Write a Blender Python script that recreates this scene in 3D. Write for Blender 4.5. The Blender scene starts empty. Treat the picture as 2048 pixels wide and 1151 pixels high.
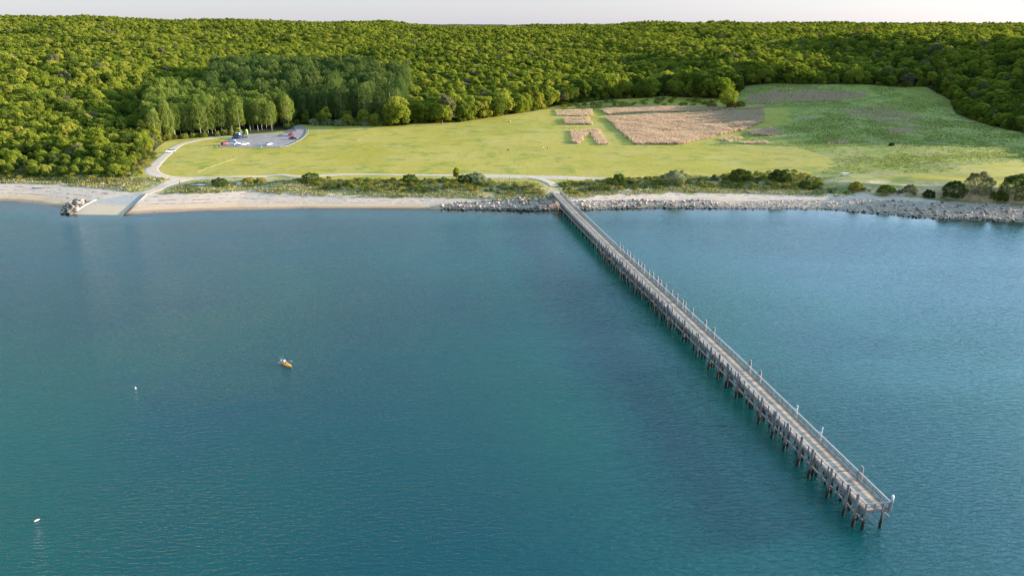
import bpy, bmesh, math, random
import numpy as np
from mathutils import Vector, Matrix
random.seed(7); RNG = np.random.default_rng(7)
C = bpy.context.scene.collection
SC = bpy.context.scene
# ------------------------------------------------------------------ camera, sky, sun, exposure
H = 68.0; K = H/75.0
PITCH = math.radians(19.6); FPX = 1500.0
cam = bpy.data.objects.new('camera', bpy.data.cameras.new('camera')); C.objects.link(cam)
cam.location = (0, 0, H); cam.rotation_euler = (math.pi/2-PITCH, 0, 0)
cam.data.sensor_width = 36; cam.data.lens = FPX/2048*36
cam.data.clip_start = 1; cam.data.clip_end = 40000
SC.camera = cam
SUN_EL = math.radians(10.0); SUN_AZ = math.radians(10)       # azimuth from +X towards +Y
sd = Vector((math.cos(SUN_EL)*math.cos(SUN_AZ), math.cos(SUN_EL)*math.sin(SUN_AZ), math.sin(SUN_EL)))
W = bpy.data.worlds.new('World'); SC.world = W; W.use_nodes = True
nt = W.node_tree; nt.nodes.clear()
sky = nt.nodes.new('ShaderNodeTexSky'); sky.sky_type = 'NISHITA'; sky.sun_disc = False
sky.sun_elevation = SUN_EL; sky.sun_rotation = math.pi/2-SUN_AZ
sky.air_density = 1.0; sky.dust_density = .5; sky.ozone_density = 2.0; sky.altitude = 0
bg = nt.nodes.new('ShaderNodeBackground'); bg.inputs[1].default_value = 0.08
wo = nt.nodes.new('ShaderNodeOutputWorld')
# added sky tint, bluer overhead and brightened sunward to lighten the water's reflections
tc = nt.nodes.new('ShaderNodeTexCoord'); dp = nt.nodes.new('ShaderNodeVectorMath'); dp.operation = 'DOT_PRODUCT'
dp.inputs[1].default_value = sd; nt.links.new(tc.outputs['Generated'], dp.inputs[0])
mr = nt.nodes.new('ShaderNodeMapRange'); mr.interpolation_type = 'SMOOTHSTEP'
for k_, v_ in ((1, .15), (2, .95), (3, 0.0), (4, 3.2)): mr.inputs[k_].default_value = v_
nt.links.new(dp.outputs['Value'], mr.inputs[0])
vc = nt.nodes.new('ShaderNodeVectorMath'); vc.operation = 'SCALE'; sz_ = nt.nodes.new('ShaderNodeSeparateXYZ'); nt.links.new(tc.outputs['Generated'], sz_.inputs[0])
m2_ = nt.nodes.new('ShaderNodeMapRange'); m2_.interpolation_type = 'SMOOTHSTEP'
for k_, v_ in ((1, .02), (2, .42), (3, 0.), (4, 1.)): m2_.inputs[k_].default_value = v_
nt.links.new(sz_.outputs[2], m2_.inputs[0])
m3_ = nt.nodes.new('ShaderNodeMapRange'); m3_.interpolation_type = 'SMOOTHSTEP'; m3_.inputs[1].default_value = .03; m3_.inputs[2].default_value = .3; m3_.inputs[3].default_value = .12
nt.links.new(sz_.outputs[2], m3_.inputs[0])
ma_ = nt.nodes.new('ShaderNodeMath'); ma_.operation = 'MULTIPLY_ADD'; ma_.inputs[2].default_value = 1.0
nt.links.new(mr.outputs[0], ma_.inputs[0]); nt.links.new(m3_.outputs[0], ma_.inputs[1]); nt.links.new(ma_.outputs[0], vc.inputs['Scale'])
vcol = nt.nodes.new('ShaderNodeMix'); vcol.data_type = 'RGBA'; nt.links.new(m2_.outputs[0], vcol.inputs[0])
vcol.inputs[6].default_value = (1.80, 1.92, 2.42, 1); vcol.inputs[7].default_value = (1.5, 2.75, 4.0, 1)
nt.links.new(vcol.outputs[2], vc.inputs[0])
veil = nt.nodes.new('ShaderNodeMix'); veil.data_type = 'RGBA'; veil.inputs[0].default_value = .75
nt.links.new(sky.outputs[0], veil.inputs[6]); nt.links.new(vc.outputs[0], veil.inputs[7]); nt.links.new(veil.outputs[2], bg.inputs[0]); nt.links.new(bg.outputs[0], wo.inputs[0])
sl = bpy.data.lights.new('sun', 'SUN'); sl.energy = 5.0; sl.angle = math.radians(0.53); sl.color = (1, .90, .74)
sun = bpy.data.objects.new('sun', sl); C.objects.link(sun); sun.location = (0, 0, 200)
sun.rotation_euler = sd.to_track_quat('Z', 'Y').to_euler()
vs = SC.view_settings; vs.view_transform = 'Standard'; vs.look = 'None'; vs.gamma = 1; vs.use_curve_mapping = False
vs.exposure = 2.1
SC.render.engine = 'CYCLES'
SC.cycles.max_bounces = 6; SC.cycles.transparent_max_bounces = 8

# ------------------------------------------------------------------ pixel <-> world helpers
cp, sp = math.cos(PITCH), math.sin(PITCH)
def ray(px, py):
    a = (px-1024)/FPX; b = -(py-575.5)/FPX
    return np.array([a, cp+b*sp, -sp+b*cp])                   # per unit of camera depth
def at_z(px, py, z=0.0):
    d = ray(px, py); t = (z-H)/d[2]; return (d[0]*t, d[1]*t)
def project(x, y, z):
    zc = y*cp-(z-H)*sp; yc = y*sp+(z-H)*cp
    return 1024+FPX*x/zc, 575.5-FPX*yc/zc, zc
def sstep(v, a, b):
    t = np.clip((np.asarray(v, float)-a)/(b-a), 0, 1); return t*t*(3-2*t)
# shoreline (z=0) and vegetation line, from the photograph
_sh = [(-150,400),(0,402),(70,407),(120,416),(150,428),(250,429),(400,422),(600,417),(800,417),(900,419),(1110,421),(1300,416),(1500,418),(1650,418),(1760,428),(1850,436),(2048,444),(2200,450)]
_shw = np.array([at_z(*p) for p in _sh])
_vg = [(-150,360),(0,365),(100,368),(200,376),(290,384),(400,385),(500,379),(560,386),(700,391),(850,391),(950,393),(1050,398),(1100,398),(1200,391),(1350,384),(1500,385),(1650,390),(1720,390),(1850,396),(1950,403),(2048,409),(2200,414)]
_vgw = np.array([at_z(*p, z=2.6) for p in _vg])
def ys(x): return np.interp(x, _shw[:,0], _shw[:,1])
def yv(x): return np.interp(x, _vgw[:,0], _vgw[:,1])
def und(x, y):
    return (2.6*np.sin(x/71+y/133+1.3)+2.2*np.sin(-x/113+y/87+.4)+1.5*np.sin(x/47-y/59+2.)+1.2*np.sin(x/31+y/43))
def height(x, y):
    x = np.asarray(x, float); y = np.asarray(y, float)
    a, v = ys(x), yv(x)
    s = y-a; wb = v-a
    bay = sstep(-x, 168, 205)
    under = np.maximum(s*(.16-.132*bay), -7)
    t = np.clip(s/wb, 0, 1)
    zb = 2.6+0.2*np.sin(x/37.)
    beach = zb*(t**.85)
    X, Y = x/K, y/K
    zt = 4.0+0.6*sstep(X, -50, 100)+1.2*sstep(X, 110, 165)+3.2*sstep(X, 140, 235)
    wd = 22-14*sstep(X, 130, 170)
    dune = (zt*K-zb)*sstep(y-v, 0.0, wd*K)
    dune = dune + .35*np.sin(x/5.3+np.sin(y/4.))*sstep(y-v, 0, 5)*(1-sstep(y-v, 18, 34))
    D = Y
    az = X/np.maximum(Y, 1)
    base = np.interp(D, [400, 500, 620, 700, 850, 1000, 1500, 2000, 2500, 2900, 4200, 14000], [0, .7, 5, 10, 16, 22, 31, 38, 42, 30, 10, 0])
    far = np.interp(az, [-.72, -.45, -.09, .31, .48, .72], [30, 15, 2, -3, -4, -6])
    base = base+far*sstep(D, 900, 2400)*(1-sstep(D, 2700, 4200))
    U = 13*sstep(X, 130, 230)*sstep(Y, 545, 690)*(1-sstep(Y, 820, 1200))
    R = (20*sstep(X, 318, 410)*(1-.6*sstep(Y, 700, 1000))+18*sstep(X, 395, 450)*(1-sstep(Y, 580, 720)))*sstep(Y, 380, 500)  # outer rise beyond the frame, heightened to lengthen its shadow over the meadow
    L = 27*sstep(-X, 205, 400)*sstep(Y, 350, 520)*(1-.75*sstep(Y, 600, 780))
    G = 6*sstep(Y, 560, 660)*sstep(-X, 60, 160)*(1-sstep(Y, 800, 1000))
    un = und(X, Y)*sstep(D, 620, 1000)
    up = (base+U+R+L+G+un)*K
    return np.where(s < 0, under, np.where(y <= v, beach, zb+dune+up*sstep(y-v, 5, 60)))
_ts = np.concatenate([np.arange(60, 900, .5), np.arange(900, 3200, 2.)])
def ground(px, py):
    d = ray(px, py); x = d[0]*_ts; y = d[1]*_ts; z = H+d[2]*_ts
    g = height(x, y); i = np.argmax(z < g)
    if z[i] >= g[i]: i = len(_ts)-1
    i = max(i, 1)
    f0, f1 = z[i-1]-g[i-1], z[i]-g[i]; f = f0/(f0-f1+1e-9)
    t = _ts[i-1]+f*(_ts[i]-_ts[i-1])
    return Vector((d[0]*t, d[1]*t, float(height(d[0]*t, d[1]*t))))
def gpoly(pts): return np.array([ground(*p)[:2] for p in pts])
def inpoly(x, y, P):
    x = np.asarray(x); y = np.asarray(y); r = np.zeros(x.shape, bool); n = len(P)
    for i in range(n):
        x0, y0 = P[i]; x1, y1 = P[(i+1) % n]
        c = ((y0 > y) != (y1 > y)) & (x < (x1-x0)*(y-y0)/((y1-y0) if y1 != y0 else 1e-9)+x0)
        r ^= c
    return r
def dpoly(x, y, P):
    x = np.asarray(x, float); y = np.asarray(y, float); d = np.full(x.shape, 1e9); n = len(P)
    for i in range(n):
        a = P[i]; b = P[(i+1) % n]; e = b-a; L2 = (e**2).sum()+1e-9
        t = np.clip(((x-a[0])*e[0]+(y-a[1])*e[1])/L2, 0, 1)
        d = np.minimum(d, np.hypot(x-a[0]-t*e[0], y-a[1]-t*e[1]))
    return np.where(inpoly(x, y, P), d, -d)
def scatter(P, spacing, rng=RNG):
    P = np.asarray(P); x0, y0 = P.min(0); x1, y1 = P.max(0)
    gx, gy = np.meshgrid(np.arange(x0, x1, spacing), np.arange(y0, y1, spacing))
    gx = gx.ravel()+rng.uniform(-.5, .5, gx.size)*spacing; gy = gy.ravel()+rng.uniform(-.5, .5, gy.size)*spacing
    m = inpoly(gx, gy, P); return np.stack([gx[m], gy[m]], 1)

_vn = np.random.default_rng(99).uniform(0, 1, (256, 256))
def vnoise(x, y, s):
    x = np.asarray(x)/s+500; y = np.asarray(y)/s+500; i = np.floor(x).astype(int); j = np.floor(y).astype(int); fx = x-i; fy = y-j
    fx = fx*fx*(3-2*fx); fy = fy*fy*(3-2*fy); g = lambda a, b: _vn[a % 256, b % 256]
    return (g(i, j)*(1-fx)+g(i+1, j)*fx)*(1-fy)+(g(i, j+1)*(1-fx)+g(i+1, j+1)*fx)*fy
def fnoise(x, y, s): return (vnoise(x, y, s)+.5*vnoise(x, y, s/2.1)+.25*vnoise(x, y, s/4.3))/1.75
# ------------------------------------------------------------------ object helpers
def mesh_np(name, V, F, mat=None, parent=None, smooth=False, attrs=None):
    me = bpy.data.meshes.new(name); V = np.asarray(V, np.float32)
    F = np.asarray(F, np.int32); k = F.shape[1]
    me.vertices.add(len(V)); me.vertices.foreach_set('co', V.ravel())
    me.loops.add(F.size); me.loops.foreach_set('vertex_index', F.ravel())
    me.polygons.add(len(F)); me.polygons.foreach_set('loop_start', np.arange(len(F), dtype=np.int32)*k)
    me.polygons.foreach_set('use_smooth', np.full(len(F), bool(smooth)))
    me.update(calc_edges=True)
    for an, arr in (attrs or {}).items():
        at = me.attributes.new(an, 'FLOAT', 'POINT'); at.data.foreach_set('value', np.asarray(arr, np.float32))
    if mat: me.materials.append(mat)
    o = bpy.data.objects.new(name, me); C.objects.link(o)
    if parent: o.parent = parent
    return o
def tag(o, label=None, cat=None, group=None, kind=None):
    if label: o['label'] = label
    if cat: o['category'] = cat
    if group: o['group'] = group
    if kind: o['kind'] = kind
    return o
def struct(o): o['kind'] = 'structure'; return o
def thing(name, label, cat, loc, rz=0, group=None):
    o = bpy.data.objects.new(name, None); C.objects.link(o); o.empty_display_size = .3
    o.location = loc; o.rotation_euler = (0, 0, rz); return tag(o, label, cat, group)
def dup(root, loc, rz=0, sc=1, label=None, group=None, cat=None):
    r = root.copy(); C.objects.link(r); r.location = loc; r.rotation_euler = (0, 0, rz)
    r.scale = sc if hasattr(sc, '__len__') else (sc, sc, sc)
    if label: r['label'] = label
    if group: r['group'] = group
    if cat: r['category'] = cat
    for ch in root.children:
        c = ch.copy(); C.objects.link(c); c.parent = r
        for g in ch.children:
            d = g.copy(); C.objects.link(d); d.parent = c
    return r
class MB:
    def __init__(s): s.bm = bmesh.new()
    def box(s, c, d, M=None, bev=0):
        r = bmesh.ops.create_cube(s.bm, size=1); vs_ = r['verts']
        bmesh.ops.scale(s.bm, verts=vs_, vec=d)
        m = Matrix.Translation(Vector(c)) @ (M.to_4x4() if M else Matrix.Identity(4))
        bmesh.ops.transform(s.bm, matrix=m, verts=vs_)
        if bev:
            es = list({e for v in vs_ for e in v.link_edges})
            bmesh.ops.bevel(s.bm, geom=es, offset=bev, segments=2, affect='EDGES')
        return s
    def beam(s, a, b, w, h, up=Vector((0, 0, 1))):
        a = Vector(a); b = Vector(b); d = (b-a); L = d.length; y = d.normalized()
        x = y.cross(up).normalized(); z = x.cross(y)
        M = Matrix((x, y, z)).transposed()
        return s.box((a+b)/2, (w, L, h), M)
    def tube(s, pts, rad, n=8, cap=True):
        prev = None; rings = []
        pts = [Vector(p) for p in pts]
        for i, p in enumerate(pts):
            t = (pts[min(i+1, len(pts)-1)]-pts[max(i-1, 0)]).normalized()
            u = t.cross(Vector((0.3, 1, .1))).normalized(); v = t.cross(u)
            r = rad[i] if hasattr(rad, '__len__') else rad
            rings.append([s.bm.verts.new(p+(u*math.cos(2*math.pi*k/n)+v*math.sin(2*math.pi*k/n))*r) for k in range(n)])
        for a, b in zip(rings, rings[1:]):
            for k in range(n): s.bm.faces.new((a[k], a[(k+1) % n], b[(k+1) % n], b[k]))
        if cap:
            s.bm.faces.new(rings[0][::-1]); s.bm.faces.new(rings[-1])
        return s
    def ball(s, c, r, sub=2, M=None):
        q = bmesh.ops.create_icosphere(s.bm, subdivisions=sub, radius=1)
        m = Matrix.Translation(Vector(c)) @ (M.to_4x4() if M else Matrix.Identity(4)) @ Matrix.Diagonal((*(r if hasattr(r, '__len__') else (r, r, r)), 1))
        bmesh.ops.transform(s.bm, matrix=m, verts=q['verts']); return s
    def prism(s, prof, w, taper=None):
        """profile in x,z extruded along y to width w"""
        n = len(prof); L = []; R = []
        for i, (x, z) in enumerate(prof):
            ww = w/2*(taper[i] if taper else 1)
            L.append(s.bm.verts.new((x, ww, z))); R.append(s.bm.verts.new((x, -ww, z)))
        s.bm.faces.new(L[::-1]); s.bm.faces.new(R)
        for i in range(n): s.bm.faces.new((L[i], L[(i+1) % n], R[(i+1) % n], R[i]))
        return s
    def build(s, name, mat, parent=None, smooth=False):
        bmesh.ops.recalc_face_normals(s.bm, faces=s.bm.faces)
        me = bpy.data.meshes.new(name); s.bm.to_mesh(me); s.bm.free()
        if smooth:
            for p in me.polygons: p.use_smooth = True
        me.materials.append(mat); o = bpy.data.objects.new(name, me); C.objects.link(o)
        if parent: o.parent = parent
        return o

# ------------------------------------------------------------------ materials
class N:
    """tiny node-graph helper"""
    def __init__(s, name):
        s.m = bpy.data.materials.new(name); s.m.use_nodes = True; s.t = s.m.node_tree; s.t.nodes.clear()
        s.out = s.n('ShaderNodeOutputMaterial')
    def n(s, t, **kw):
        x = s.t.nodes.new(t)
        for k, v in kw.items(): setattr(x, k, v)
        return x
    def set(s, node, key, v):
        if v is None: return
        if isinstance(v, bpy.types.NodeSocket): s.t.links.new(v, node.inputs[key])
        else: node.inputs[key].default_value = v
    def noise(s, scale, detail=4, rough=.55, vec=None, dist=0):
        x = s.n('ShaderNodeTexNoise'); s.set(x, 'Scale', scale); s.set(x, 'Detail', detail); s.set(x, 'Roughness', rough)
        s.set(x, 'Distortion', dist); s.set(x, 'Vector', vec if vec else s.pos()); return x.outputs[0]
    def voro(s, scale, vec=None, feat='F1', out=0):
        x = s.n('ShaderNodeTexVoronoi', feature=feat); s.set(x, 'Scale', scale); s.set(x, 'Vector', vec if vec else s.pos()); return x.outputs[out]
    def pos(s):
        if not hasattr(s, '_p'): s._p = s.n('ShaderNodeNewGeometry')
        return s._p.outputs['Position']
    def geo(s, k): s.pos(); return s._p.outputs[k]
    def obj(s): return s.n('ShaderNodeTexCoord').outputs['Object']
    def mapv(s, sc, rot=(0, 0, 0), vec=None):
        x = s.n('ShaderNodeMapping'); s.set(x, 'Vector', vec if vec else s.pos()); s.set(x, 'Scale', sc); s.set(x, 'Rotation', rot); return x.outputs[0]
    def ramp(s, fac, stops, interp='LINEAR'):
        x = s.n('ShaderNodeValToRGB'); s.set(x, 0, fac); e = x.color_ramp.elements; x.color_ramp.interpolation = interp
        while len(e) < len(stops): e.new(.5)
        for i, (p, c) in enumerate(stops):
            e[i].position = p; e[i].color = (*c, 1) if hasattr(c, '__len__') else (c, c, c, 1)
        return x.outputs[0]
    def mix(s, f, a, b, mode='MIX'):
        x = s.n('ShaderNodeMix', data_type='RGBA', blend_type=mode)
        s.set(x, 0, f)
        s.set(x, 6, (*a, 1) if isinstance(a, tuple) and len(a) == 3 else a); s.set(x, 7, (*b, 1) if isinstance(b, tuple) and len(b) == 3 else b)
        return x.outputs[2]
    def math(s, op, a, b=0, c=None, clamp=False):
        x = s.n('ShaderNodeMath', operation=op); x.use_clamp = clamp; s.set(x, 0, a); s.set(x, 1, b)
        if c is not None: s.set(x, 2, c)
        return x.outputs[0]
    def smooth(s, v, a, b, lo=0, hi=1):
        x = s.n('ShaderNodeMapRange', interpolation_type='SMOOTHSTEP'); s.set(x, 0, v); s.set(x, 1, a); s.set(x, 2, b); s.set(x, 3, lo); s.set(x, 4, hi); return x.outputs[0]
    def attr(s, name): return s.n('ShaderNodeAttribute', attribute_name=name).outputs['Fac']
    def rnd(s): return s.n('ShaderNodeObjectInfo').outputs['Random']
    def bump(s, h, strength=.5, dist=.1, nrm=None):
        x = s.n('ShaderNodeBump'); s.set(x, 'Height', h); s.set(x, 'Strength', strength); s.set(x, 'Distance', dist); s.set(x, 'Normal', nrm); return x.outputs[0]
    def pbr(s, col, rough=.9, bump=None, metal=0, spec=.3, **kw):
        x = s.n('ShaderNodeBsdfPrincipled'); s.set(x, 'Base Color', (*col, 1) if isinstance(col, tuple) and len(col) == 3 else col)
        s.set(x, 'Roughness', rough); s.set(x, 'Metallic', metal); s.set(x, 'Specular IOR Level', spec); s.set(x, 'Normal', bump)
        for k, v in kw.items(): s.set(x, k, v)
        return x.outputs[0]
    def done(s, sh): s.t.links.new(sh, s.out.inputs[0]); return s.m

def leaf_mat(name, cols, trans=.35, patch=.012, tan=None):
    """foliage: per-tree hue, per-leaf variation, slow drift over the land"""
    g = N(name)
    r = g.rnd(); l = g.attr('rnd')
    pn = g.noise(patch, 2)
    f = g.math('ADD', g.math('MULTIPLY', r, .66), g.math('MULTIPLY', pn, .34))
    f = g.math('ADD', f, g.math('MULTIPLY', g.math('SUBTRACT', l, .5), .30))
    n = len(cols); c = g.ramp(f, [(i/(n-1)*.84+.08, k) for i, k in enumerate(cols)])
    if tan:                                   # the few trees still bare or in catkin
        r2 = g.math('FRACT', g.math('MULTIPLY', r, 17.31))
        c = g.mix(g.math('GREATER_THAN', r2, tan[1]), c, tan[0])
    d = g.n('ShaderNodeBsdfDiffuse'); g.set(d, 0, c)
    t = g.n('ShaderNodeBsdfTranslucent'); g.set(t, 0, g.mix(1, c, (1.0, 1.0, .55), 'MULTIPLY'))
    m = g.n('ShaderNodeMixShader'); g.set(m, 0, trans); g.t.links.new(d.outputs[0], m.inputs[1]); g.t.links.new(t.outputs[0], m.inputs[2])
    return g.done(m.outputs[0])
M = {}
M['oak'] = leaf_mat('oak_leaves', [(.05,.072,.016), (.095,.125,.020), (.17,.20,.024), (.24,.255,.030), (.29,.25,.055)], .48, tan=((.15,.135,.075), .965))
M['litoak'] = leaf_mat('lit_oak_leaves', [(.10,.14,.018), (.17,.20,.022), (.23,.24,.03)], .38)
M['darkpoplar'] = leaf_mat('dark_poplar_leaves', [(.035,.060,.018), (.06,.092,.026), (.09,.125,.032), (.14,.16,.04)], .28)  # darker bluish green, with the clump's shade also put into the colour
M['poplar'] = leaf_mat('poplar_leaves', [(.075,.105,.022), (.13,.17,.032), (.18,.215,.042), (.22,.24,.05)], .35)
M['shrub'] = leaf_mat('shrub_leaves', [(.05,.08,.014), (.13,.145,.018), (.22,.20,.022), (.26,.20,.04), (.12,.12,.05)], .3, patch=.06)
M['darkbush'] = leaf_mat('dark_bush_leaves', [(.03,.048,.014), (.055,.08,.018), (.095,.12,.025)], .25, patch=.06)
M['olive'] = leaf_mat('silvery_leaves', [(.16,.18,.09), (.22,.23,.12), (.27,.26,.15)], .25)
M['tanbush'] = leaf_mat('tan_twigs', [(.14,.12,.065), (.19,.17,.08), (.16,.17,.06)], .2)
def bark(name, a, b):
    g = N(name); v = g.mapv((3, 3, .5)); n = g.noise(2.5, 4, vec=v)
    return g.done(g.pbr(g.ramp(n, [(.35, a), (.7, b)]), .95, g.bump(n, .4, .03)))
M['bark'] = bark('oak_bark', (.07,.055,.042), (.16,.13,.10))
M['palebark'] = bark('poplar_bark', (.16,.14,.11), (.34,.31,.25))

def ground_mat():
    g = N('meadow_ground')
    tall, dry, wood = g.attr('tall'), g.attr('dry'), g.attr('wood')
    n1 = g.noise(.018, 3); n2 = g.noise(.12, 5, .6); n3 = g.noise(1.4, 4, .65); n4 = g.noise(.045, 4, vec=g.mapv((1, 2.2, 1)))
    mown = g.mix(g.smooth(n1, .38, .64), (.26,.20,.026), (.31,.23,.045))
    mown = g.mix(g.smooth(n4, .48, .70, 0, .7), mown, (.30,.235,.085))
    mown = g.mix(g.smooth(n2, .50, .68, 0, .75), mown, (.13,.155,.022))
    mown = g.mix(g.smooth(n3, .45, .75, 0, .55), mown, (.11,.13,.022))
    w = g.n('ShaderNodeTexWave', bands_direction='X'); g.set(w, 'Scale', .16); g.set(w, 'Distortion', .6); g.set(w, 'Vector', g.pos())
    mown = g.mix(g.math('MULTIPLY', g.smooth(w.outputs['Fac'], .3, .9), .05), mown, (.13,.16,.02))
    ta = g.mix(g.smooth(n2, .35, .62), (.15,.155,.028), (.215,.20,.042))
    ta = g.mix(g.smooth(n4, .5, .66, 0, .7), ta, (.23,.185,.085))
    ta = g.mix(g.smooth(n3, .4, .75, 0, .35), ta, (.11,.125,.022))
    dr = g.mix(g.smooth(n2, .35, .6), (.33,.25,.13), (.17,.165,.05))
    dr = g.mix(g.smooth(n3, .5, .75, 0, .6), dr, (.10,.10,.035))
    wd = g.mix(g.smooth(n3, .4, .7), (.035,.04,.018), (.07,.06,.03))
    e = g.math('MULTIPLY', g.math('SUBTRACT', n3, .5), .5)
    c = g.mix(g.smooth(g.math('ADD', tall, e), .35, .65), mown, ta)
    c = g.mix(g.smooth(g.math('ADD', dry, e), .35, .65), c, dr)
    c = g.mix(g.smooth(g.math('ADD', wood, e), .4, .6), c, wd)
    sx = g.n('ShaderNodeSeparateXYZ'); g.set(sx, 0, g.geo('True Normal'))
    sand = g.mix(g.smooth(g.noise(.7, 4, vec=g.mapv((1, 1, .25))), .4, .65), (.50,.33,.17), (.33,.22,.12))
    slope = g.math('MULTIPLY', g.smooth(g.math('ADD', sx.outputs[2], g.math('MULTIPLY', g.math('SUBTRACT', n2, .5), .25)), .93, .84), dry)
    c = g.mix(slope, c, sand)
    b = g.bump(n3, .5, .25, g.bump(n2, .4, .8))
    return g.done(g.pbr(c, .95, b, spec=.1))
M['ground'] = ground_mat()
def beach_mat():
    g = N('beach_sand'); t = g.attr('inland'); rk = g.attr('cobble')
    n1 = g.noise(.5, 4); n2 = g.noise(2.2, 5, .7, vec=g.mapv((.6, 1, 1))); vo = g.voro(1.6); vc = g.voro(1.6, out=1)
    c = g.mix(g.smooth(n1, .35, .65), (.39,.265,.19), (.44,.325,.245))
    c = g.mix(g.smooth(t, .42, .3), c, (.44,.285,.17))
    tj = g.math('ADD', t, g.math('MULTIPLY', g.math('SUBTRACT', g.noise(.11, 4, .7), .5), .16))
    wet = g.smooth(tj, .17, .07); c = g.mix(wet, c, (.27,.165,.095))
    c = g.mix(g.smooth(tj, .04, -.02), c, (.13,.085,.05)); c = g.mix(g.smooth(t, -.02, -.3), c, (.16,.135,.045))
    for p, w_, thr in ((.40, .012, .44), (.58, .014, .50), (.78, .02, .52), (.24, .008, .55)):
        band = g.smooth(g.math('ABSOLUTE', g.math('SUBTRACT', tj, p)), w_*1.8, w_*.5)
        brk = g.smooth(g.noise(.35, 3, vec=g.mapv((1, .35, 1), (0, 0, p*9))), thr, thr+.06)
        c = g.mix(g.math('MULTIPLY', g.math('MULTIPLY', band, brk), .75), c, (.115,.075,.06))
    sp_ = g.smooth(n2, .54, .66); c = g.mix(g.math('MULTIPLY', sp_, g.smooth(t, .15, .45, .12, .5)), c, (.30,.25,.235))
    st = g.mix(.6, g.mix(g.smooth(vc, .2, .8), (.15,.12,.105), (.33,.27,.235)), g.mix(g.smooth(vo, .25, .5), (.30,.25,.22), (.10,.085,.08)))
    c = g.mix(g.math('MULTIPLY', rk, .5), c, st)
    h = g.math('ADD', n2, g.math('MULTIPLY', rk, g.math('SUBTRACT', 1, vo)))
    return g.done(g.pbr(c, g.math('SUBTRACT', .95, g.math('MULTIPLY', wet, .35)), g.bump(h, .5, .15), spec=.25))
M['beach'] = beach_mat()
def water_mat():
    g = N('sea_water'); dep = g.attr('depth')
    rot = (0, 0, math.radians(-9))
    a = g.noise(1.35, 3, .6, g.mapv((.50, 1.2, 1), rot), dist=.7)
    b = g.noise(2.6, 3, .6, g.mapv((.6, 1.2, 1), (0, 0, math.radians(14))), dist=.6)
    c_ = g.noise(.16, 2, .5, g.mapv((.6, 1.1, 1), (0, 0, math.radians(-22))))
    gust = g.smooth(g.noise(.010, 3, .5, g.mapv((.6, 1.5, 1), (0, 0, .25))), .3, .7, .55, 1.2)
    calm = g.math('MULTIPLY', g.smooth(dep, .0, 4.5, .10, 1), g.smooth(g.attr('open'), 0, 1, .42, 1))
    h = g.math('ADD', g.math('ADD', g.math('MULTIPLY', a, .36), g.math('MULTIPLY', b, .075)), g.math('MULTIPLY', c_, .20))
    h = g.math('MULTIPLY', g.math('MULTIPLY', h, gust), calm)
    bp = g.bump(h, 1, 1.0)
    n1 = g.noise(.009, 3, .5, g.mapv((1, .7, 1))); n2 = g.noise(.02, 2)
    col = g.mix(g.smooth(n1, .38, .62), (.001,.037,.044), (.0015,.050,.043))
    col = g.mix(g.smooth(n2, .5, .75, 0, .5), col, (.001,.028,.048))
    col = g.mix(g.smooth(dep, 3.2, .4), col, (.012,.048,.045))
    dif = g.n('ShaderNodeSubsurfaceScattering', falloff='BURLEY'); g.set(dif, 'Color', col); g.set(dif, 'Scale', 1.0); g.set(dif, 'Radius', (8, 8, 8))
    tr = g.n('ShaderNodeBsdfTransparent'); g.set(tr, 0, (.70,.80,.66,1))
    body = g.n('ShaderNodeMixShader'); g.set(body, 0, g.smooth(dep, -.05, 2.0, .08, 1)); g.t.links.new(tr.outputs[0], body.inputs[1]); g.t.links.new(dif.outputs[0], body.inputs[2])
    gl = g.n('ShaderNodeBsdfGlossy'); g.set(gl, 'Roughness', .10); g.set(gl, 'Normal', bp); g.set(gl, 0, (1, 1, 1, 1))
    fr = g.n('ShaderNodeFresnel'); g.set(fr, 'IOR', 1.333); g.set(fr, 'Normal', bp)
    m = g.n('ShaderNodeMixShader'); g.set(m, 0, fr.outputs[0]); g.t.links.new(body.outputs[0], m.inputs[1]); g.t.links.new(gl.outputs[0], m.inputs[2])
    return g.done(m.outputs[0])
M['water'] = water_mat()
def simple(name, col, rough=.6, metal=0, var=0, scale=3, spec=.4):
    g = N(name)
    if var:
        n = g.noise(scale, 4, vec=g.obj()); c = g.ramp(n, [(.3, tuple(k*(1-var) for k in col)), (.7, tuple(min(1, k*(1+var)) for k in col))])
        return g.done(g.pbr(c, rough, g.bump(n, .2, .02), metal, spec))
    return g.done(g.pbr(col, rough, None, metal, spec))
def plank_mat(name, a, b, scale=(1, 8, 1)):
    g = N(name); r = g.attr('rnd'); n = g.noise(1.3, 4, vec=g.mapv(scale)); f = g.math('ADD', g.math('MULTIPLY', r, .7), g.math('MULTIPLY', n, .3))
    return g.done(g.pbr(g.ramp(f, [(.15, a), (.8, b)]), .85, g.bump(n, .3, .01), spec=.2))
M['deck'] = plank_mat('deck_planks', (.22,.15,.11), (.47,.33,.24))
g = N('weathered_timber'); n = g.noise(2.5, 4, vec=g.mapv((1, 1, .25)));
M['timber'] = g.done(g.pbr(g.ramp(n, [(.3, (.12,.11,.11)), (.7, (.24,.215,.205))]), .9, g.bump(n, .3, .02), spec=.2))
g = N('pile_timber'); n = g.noise(2.5, 4, vec=g.mapv((1, 1, .25)));
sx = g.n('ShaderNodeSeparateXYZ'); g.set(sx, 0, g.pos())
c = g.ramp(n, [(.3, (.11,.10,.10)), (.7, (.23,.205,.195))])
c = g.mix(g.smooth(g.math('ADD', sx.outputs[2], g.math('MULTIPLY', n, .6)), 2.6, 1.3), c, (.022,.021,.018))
M['pile'] = g.done(g.pbr(c, .9, g.bump(n, .3, .03), spec=.2))
M['rail'] = simple('rail_board', (.26,.235,.22), .85, var=.25, scale=2)
M['white'] = simple('white_paint', (.58,.58,.57), .5)
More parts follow.
